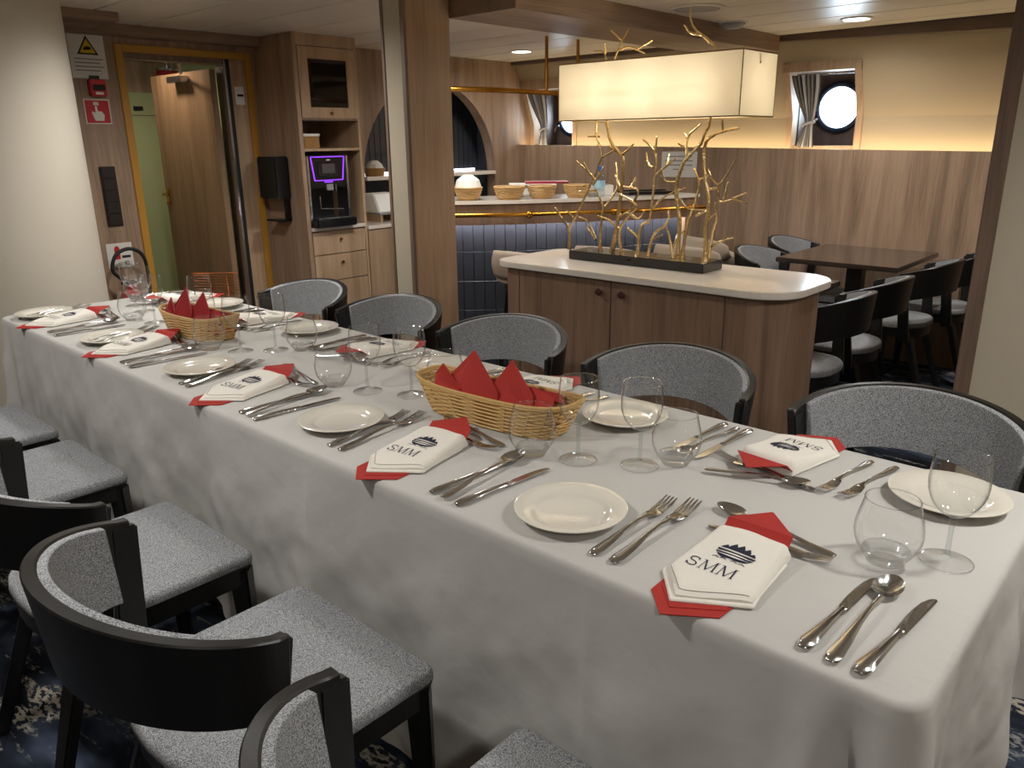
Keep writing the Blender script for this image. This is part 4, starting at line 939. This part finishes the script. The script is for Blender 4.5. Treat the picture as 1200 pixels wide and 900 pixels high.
def on_nap(x, yv, h=.0008):
    # invert approx: u from x, v from y
    u = .5; v = .5
    for _ in range(6):
        X, Y = nap_xy(u, v); u += (x-X)/.145; v += (yv-Y)/.2; u = min(.97, max(.03, u)); v = min(.98, max(.02, v))
    return (x, yv, nap_z(u, v)+h)
EMB = MB()
def patch(poly):
    # subdivided polygon laid on the napkin (fan of small strips)
    n = len(poly); cx = sum(p[0] for p in poly)/n; cy = sum(p[1] for p in poly)/n
    vs = [on_nap(cx, cy)]+[on_nap(*p) for p in poly]+[on_nap((p[0]+cx)/2, (p[1]+cy)/2) for p in poly]; fs = []
    for i in range(n):
        j = (i+1) % n; fs += [(0, 1+n+i, 1+n+j), (1+n+i, 1+i, 1+j, 1+n+j)]
    EMB.add(vs, fs)
def stroke(pts, wd):
    P_ = [Vector(p) for p in pts]
    for a, b in zip(P_, P_[1:]):
        d = (b-a); d.normalize(); nn = Vector((-d.y, d.x))*wd/2; a2 = a-d*wd*.2; b2 = b+d*wd*.2
        q = [a2-nn, b2-nn, b2+nn, a2+nn]; EMB.add([on_nap(p.x, p.y, .001) for p in q], [(0, 1, 2, 3)])
ex0, ey0, es = .004, .03, 1.25   # emblem centre
def e(px, py): return (ex0+px*es, ey0+py*es)
# sails
for k, (sx, hgt, wd) in enumerate(((-.019, .013, .010), (-.009, .020, .0115), (.001, .022, .0115), (.011, .019, .0105), (.020, .012, .009))):
    patch([e(sx-wd*.62, .004), e(sx+wd*.62, .004), e(sx+wd*.5, hgt*.6), e(sx+wd*.1, hgt), e(sx-wd*.4, hgt*.62)])
patch([e(-.027, .002), e(.028, .002), e(.026, -.003), e(-.026, -.003)])
patch([e(-.027, -.0045), e(.027, -.0045), e(.024, -.0085), e(-.025, -.0085)])
patch([e(-.024, -.0095), e(.024, -.0095), e(.019, -.0145), e(.009, -.0175), e(-.003, -.0165), e(-.012, -.0185), e(-.019, -.015)])
for sx in (-.02, -.009, .006, .017): stroke([e(sx-.004, -.021), e(sx, -.0185), e(sx+.005, -.0215)], .0016)
# letters S M M
tx, ty, hh = -.052, -.04, .027
def letter_S(x0, y0):
    pts = []
    for k in range(15):
        t_ = k/14; a = math.radians(60+t_*200) if t_ < .5 else math.radians(160-(t_-.5)*2*230)
    top_ = [(x0+.0075+.0075*math.cos(a), y0+.0203+.0065*math.sin(a)) for a in [math.radians(25+k*27) for k in range(9)]]
    bot_ = [(x0+.0075+.008*math.cos(a), y0+.0068+.0068*math.sin(a)) for a in [math.radians(70-k*28) for k in range(10)]]
    stroke(top_+bot_, .0022)
    stroke([(x0+.0145, y0+.0195), (x0+.0145, y0+.0265)], .0013); stroke([(x0-.001, y0+.0005), (x0-.001, y0+.0075)], .0013)
def letter_M(x0, y0, wd=.03):
    stroke([(x0+.003, y0), (x0+.005, y0+hh)], .0014); stroke([(x0+.005, y0+hh), (x0+wd*.5, y0)], .0027); stroke([(x0+wd*.5, y0), (x0+wd-.005, y0+hh)], .0014); stroke([(x0+wd-.005, y0+hh), (x0+wd-.003, y0)], .0027)
    for cx_, cy_ in ((x0+.003, y0), (x0+wd-.003, y0), (x0+.0035, y0+hh), (x0+wd-.0035, y0+hh)): stroke([(cx_-.003, cy_), (cx_+.003, cy_)], .0012)
letter_S(tx, ty); letter_M(tx+.021, ty); letter_M(tx+.054, ty)
NEMB = EMB.mesh('emblem', 'navy_thread')
redp = [(-.066, -.122), (-.018, -.172), (.062, -.118), (.056, .14), (-.012, .205), (-.066, .128)]
def redz(x, yv): return .001 if yv < 0 else .001+.026*min(1, (yv/.13))
rv = [(x, yv, redz(x, yv)) for x, yv in redp]
RED = MB().prism(redp, redz, lambda x, yv: redz(x, yv)+.0022)
RED = MB()
rows_ = [(-.172, -.019, -.017), (-.122, -.066, .056), (-.06, -.068, .060), (0, -.068, .059), (.06, -.067, .058), (.10, -.066, .057), (.138, -.066, .056), (.175, -.036, .02), (.205, -.014, -.010)]
vs = []; fs = []
for yv, xa, xb in rows_:
    za = {True: .0005}.get(yv < -.1, .0008 if yv < .05 else .0008+.0025*min(1, (yv-.05)/.05)+(.028 if yv > .12 else (.02 if yv > .08 else 0)))
    if yv < .12: za = .0006
    vs += [(xa, yv, za), (xb, yv, za), (xb, yv, za+.0016), (xa, yv, za+.0016)]
for i in range(len(rows_)-1):
    for k in range(4): k2 = (k+1) % 4; fs.append((i*4+k, i*4+k2, i*4+4+k2, i*4+4+k))
fs += [(3, 2, 1, 0), tuple((len(rows_)-1)*4+k for k in range(4))]
RED.add(vs, fs); REDM = RED.mesh('sheet', 'red_paper', smooth=30)
REDC = MB().prism([(-.06, -.1), (-.016, -.148), (.055, -.1), (.05, -.05), (-.06, -.05)], .0022, .0034).mesh('fold_layer', 'red_paper')
def napkins(x, yv, r, ph):
    t = thing('cloth_napkin', 'folded white napkin with navy ship emblem at the '+ph, 'napkin', (x, yv, TZ), r, 'white emblem napkins'); link('folded_cloth', NAP, t); lf_ = link('lower_fold', NLOW, t); link('hem_stitch', NHEM, t); link('emblem', NEMB, t)['label'] = 'navy ship emblem above the letters SMM'
    t2 = thing('paper_napkin', 'red paper napkin under the white one at the '+ph, 'napkin', (x, yv, TZ+.0005), r, 'red napkins under the white ones'); link('sheet', REDM, t2); link('fold_layer', REDC, t2)
# ---------------------------------------------------------------- place settings
FS = [(-.52, 'nearest camera-side place setting', 0), (-1.305, 'second camera-side place setting from the right', .12), (-2.075, 'middle camera-side place setting', .15), (-2.85, 'fourth camera-side place setting from the right', .1), (-3.53, 'farthest camera-side place setting', .05)]
tum = [(-.334, 1.308), (-1.106, 1.275), (-1.912, 1.297), (-2.61, 1.265), (-3.32, 1.296)]
win_ = [(-.255, 1.375), (-1.005, 1.318), (-1.787, 1.325), (-2.501, 1.32), (-3.195, 1.33)]
plf = [(-.848, 1.09), (-1.615, 1.107), (-2.376, 1.108), (-3.02, 1.09), (-3.71, 1.08)]
for k, (cx, ph, tilt) in enumerate(FS):
    j = lambda s_: random.uniform(-s_, s_); random.seed(40+k)
    plate(*plf[k], 'white side plate at the '+ph, 'white side plates')
    gx = cx+.52
    if k == 3: gx -= .0
    lean = -.12*math.tan(0)-.035*min(k, 2)*.9
    cutlery('fork', (-.723+gx, .99), (-.729+gx+lean*.9, 1.266), 'outer steel fork at the '+ph, 'dinner forks')
    cutlery('fork', (-.680+gx, .99), (-.686+gx+lean*.9, 1.285), 'inner steel fork at the '+ph, 'dinner forks')
    napkins(cx, 1.09, tilt, ph)
    ks = .19+(-.34+.52-.18)
    cutlery('knife', (cx+.180, .972), (cx+.195+.0, 1.232), 'left steel knife at the '+ph, 'dinner knives')
    cutlery('spoon', (cx+.222, .97), (cx+.222-(.0 if k == 0 else .03), 1.25), 'steel soup spoon between the knives at the '+ph, 'soup spoons', lift=.0 if k == 0 else .004)
    cutlery('knife', (cx+.260, .967), (cx+.284, 1.228), 'right steel knife at the '+ph, 'dinner knives')
    dk = -.03 if k == 3 else 0
    cutlery('spoon', (cx+.122, 1.262+dk), (cx-.131, 1.308+dk), 'dessert spoon lying across the top of the '+ph, 'dessert spoons', scale=.9, lift=.0)
    cutlery('fork', (cx-.10, 1.222), (cx+.12, 1.236), 'dessert fork lying across the top of the '+ph, 'dessert forks', scale=.8, lift=.0)
    tumbler(*tum[k], 'round water tumbler at the '+ph, 'water tumblers'); wine(*win_[k], 'stemmed wine glass at the '+ph, 'wine glasses')
BS = [(-.652, 'nearest window-side place setting'), (-1.425, 'second window-side place setting from the right'), (-2.13, 'middle window-side place setting'), (-2.905, 'fourth window-side place setting from the right'), (-3.6, 'farthest window-side place setting')]
plb = [(-.318, 1.632), (-1.078, 1.61), (-1.777, 1.625), (-2.569, 1.65), (-3.30, 1.66)]
twb = [(-.828, 1.446), (-1.612, 1.475), (-2.35, 1.475), (-3.13, 1.50), (-3.76, 1.50)]
wwb = [(-.88, 1.38), (-1.66, 1.385), (-2.42, 1.41), (-3.02, 1.45), (-3.62, 1.43)]
for k, (cx, ph) in enumerate(BS):
    plate(*plb[k], 'white side plate at the '+ph, 'white side plates')
    cutlery('fork', (cx+.153, 1.735), (cx+.129, 1.50), 'outer steel fork at the '+ph, 'dinner forks', scale=.84)
    cutlery('fork', (cx+.205, 1.73), (cx+.174, 1.51), 'inner steel fork at the '+ph, 'dinner forks', scale=.84)
    napkins(cx, 1.665, PI-(.05 if k else .12), ph)
    cutlery('knife', (cx-.207, 1.745), (cx-.222, 1.49), 'left steel knife at the '+ph, 'dinner knives')
    cutlery('spoon', (cx-.170, 1.735), (cx-.19, 1.475), 'steel soup spoon between the knives at the '+ph, 'soup spoons')
    cutlery('knife', (cx-.140, 1.745), (cx-.151, 1.49), 'right steel knife at the '+ph, 'dinner knives')
    cutlery('spoon', (cx-.096, 1.443), (cx+.102, 1.508), 'dessert spoon lying across the top of the '+ph, 'dessert spoons', scale=.78, lift=.006)
    cutlery('fork', (cx+.122, 1.503), (cx-.127, 1.546), 'dessert fork lying across the top of the '+ph, 'dessert forks', scale=.88, lift=.0)
    tumbler(*twb[k], 'round water tumbler at the '+ph, 'water tumblers'); wine(*wwb[k], 'stemmed wine glass at the '+ph, 'wine glasses')
wine(-3.46, 1.40, 'wine glass standing alone near the far table end', 'wine glasses')
# ---------------------------------------------------------------- bread baskets
def basket(x, yv, r, label, nlabel, mat, L_=.245, Wd=.078, H_=.072):
    t = thing('bread_basket', label, 'basket', (x, yv, TZ), r, 'long wicker bread baskets')
    def outl(k, n=72):   # rounded boat shape, k scales
        o = []
        for i in range(n):
            a = 2*PI*i/n; c, s_ = math.cos(a), math.sin(a); o.append((L_*k*math.copysign(abs(c)**.55, c)*(.84+.16*k), Wd*k*math.copysign(abs(s_)**.55, s_)))
        return o
    mb = MB(); NR = 15
    for q in range(NR):
        f = q/(NR-1); k = .84+.16*f; z = .006+H_*f; o = outl(k); n = len(o); pts = []
        for i, (px, py) in enumerate(o):
            wv = .0022*(1 if ((i//2)+q) % 2 else -1); l_ = math.hypot(px, py); pts.append((px+px/l_*wv, py+py/l_*wv, z+(.012*abs(px/L_)**3 if f > .5 else 0)*f))
        mb.tube(pts, .0031, 5, closed=True)
    o = mb.build('weave', mat, t, smooth=True); o['kind'] = 'stuff'
    mb = MB(); o0, o1 = outl(.835), outl(1.0)
    for i in range(0, 72, 4): mb.tube([(o0[i][0], o0[i][1], .004), (o1[i][0], o1[i][1], .004+H_+.012*abs(o1[i][0]/L_)**3)], .0026, 5)
    st = mb.build('stakes', 'wicker_dark', t, smooth=True); st['kind'] = 'stuff'
    mb = MB()
    for dz_ in (0, .005): mb.tube([(px, py, H_+.008+dz_+.012*abs(px/L_)**3) for px, py in outl(1.01+dz_)], .0042, 6, closed=True)
    mb.build('rim', mat, t, smooth=True)
    MB().prism(outl(.835), .002, .006).build('base', 'wicker_dark', t)
    nt2 = thing('basket_napkin', nlabel, 'napkin', (x, yv, TZ+.03), r, 'red napkins lining the baskets')
    def fold(pts, name='fold'):
        n = len(pts); P_ = [Vector(p) for p in pts]; nn = (P_[1]-P_[0]).cross(P_[2]-P_[0]).normalized()*.0025
        mb = MB(); mb.add([p-nn for p in P_]+[p+nn for p in P_], [tuple(range(n-1, -1, -1)), tuple(range(n, 2*n))]+[(i, (i+1) % n, n+(i+1) % n, n+i) for i in range(n)]); return mb.build(name, 'red_paper' if mat == 'wicker' else 'deep_red_paper', nt2)
    fold([(-.185, -.035, .045), (-.075, -.055, .03), (-.08, -.05, .055), (-.175, -.01, .098), (-.20, -.01, .07)])
    fold([(-.10, -.055, .04), (.05, -.058, .04), (.045, -.05, .07), (-.075, .005, .147), (-.15, -.01, .07)])
    fold([(.0, -.058, .04), (.15, -.05, .035), (.14, -.03, .075), (.055, .0, .142), (.02, -.02, .09)])
    fold([(.10, -.05, .035), (.20, -.03, .04), (.19, -.01, .07), (.12, .0, .085)])
    fold([(-.19, .045, .04), (.18, .045, .04), (.17, .055, .06), (-.18, .055, .06)])
    fold([(-.18, -.045, .005), (.18, -.045, .005), (.18, .045, .005), (-.18, .045, .005)], 'lining')
basket(-1.33, 1.392, .07, 'pale wicker bread basket in the middle of the table', 'bright red napkin folded in the nearer basket', 'wicker')
basket(-2.85, 1.352, .05, 'darker wicker bread basket towards the far table end', 'deep red napkin folded in the farther basket', 'wicker_pale', L_=.2)
# copper wire napkin holder and roll at the far end
hd = thing('wire_holder', 'copper wire stand at the far end of the table', 'holder', (-3.44, 1.735, TZ), .5)
fr = MB(); fr.tube([(-.12, 0, .004), (-.12, 0, .125), (.12, 0, .135), (.12, 0, .004)], .003, 6, closed=True).build('frame', 'copper', hd, smooth=True)
for k in range(9): MB().tube([(-.115+.02*(k % 2), 0, .016+k*.0125), (.115, 0, .017+k*.0128)], .0016, 5).build('wire', 'copper', hd, smooth=True)
for x in (-.03, .06): MB().tube([(x, 0, .004), (x, 0, .13)], .0022, 5).build('upright', 'copper', hd, smooth=True)
MB().box(-.1, .1, -.035, .035, 0, .006).build('base', 'copper', hd, bevel=.002)
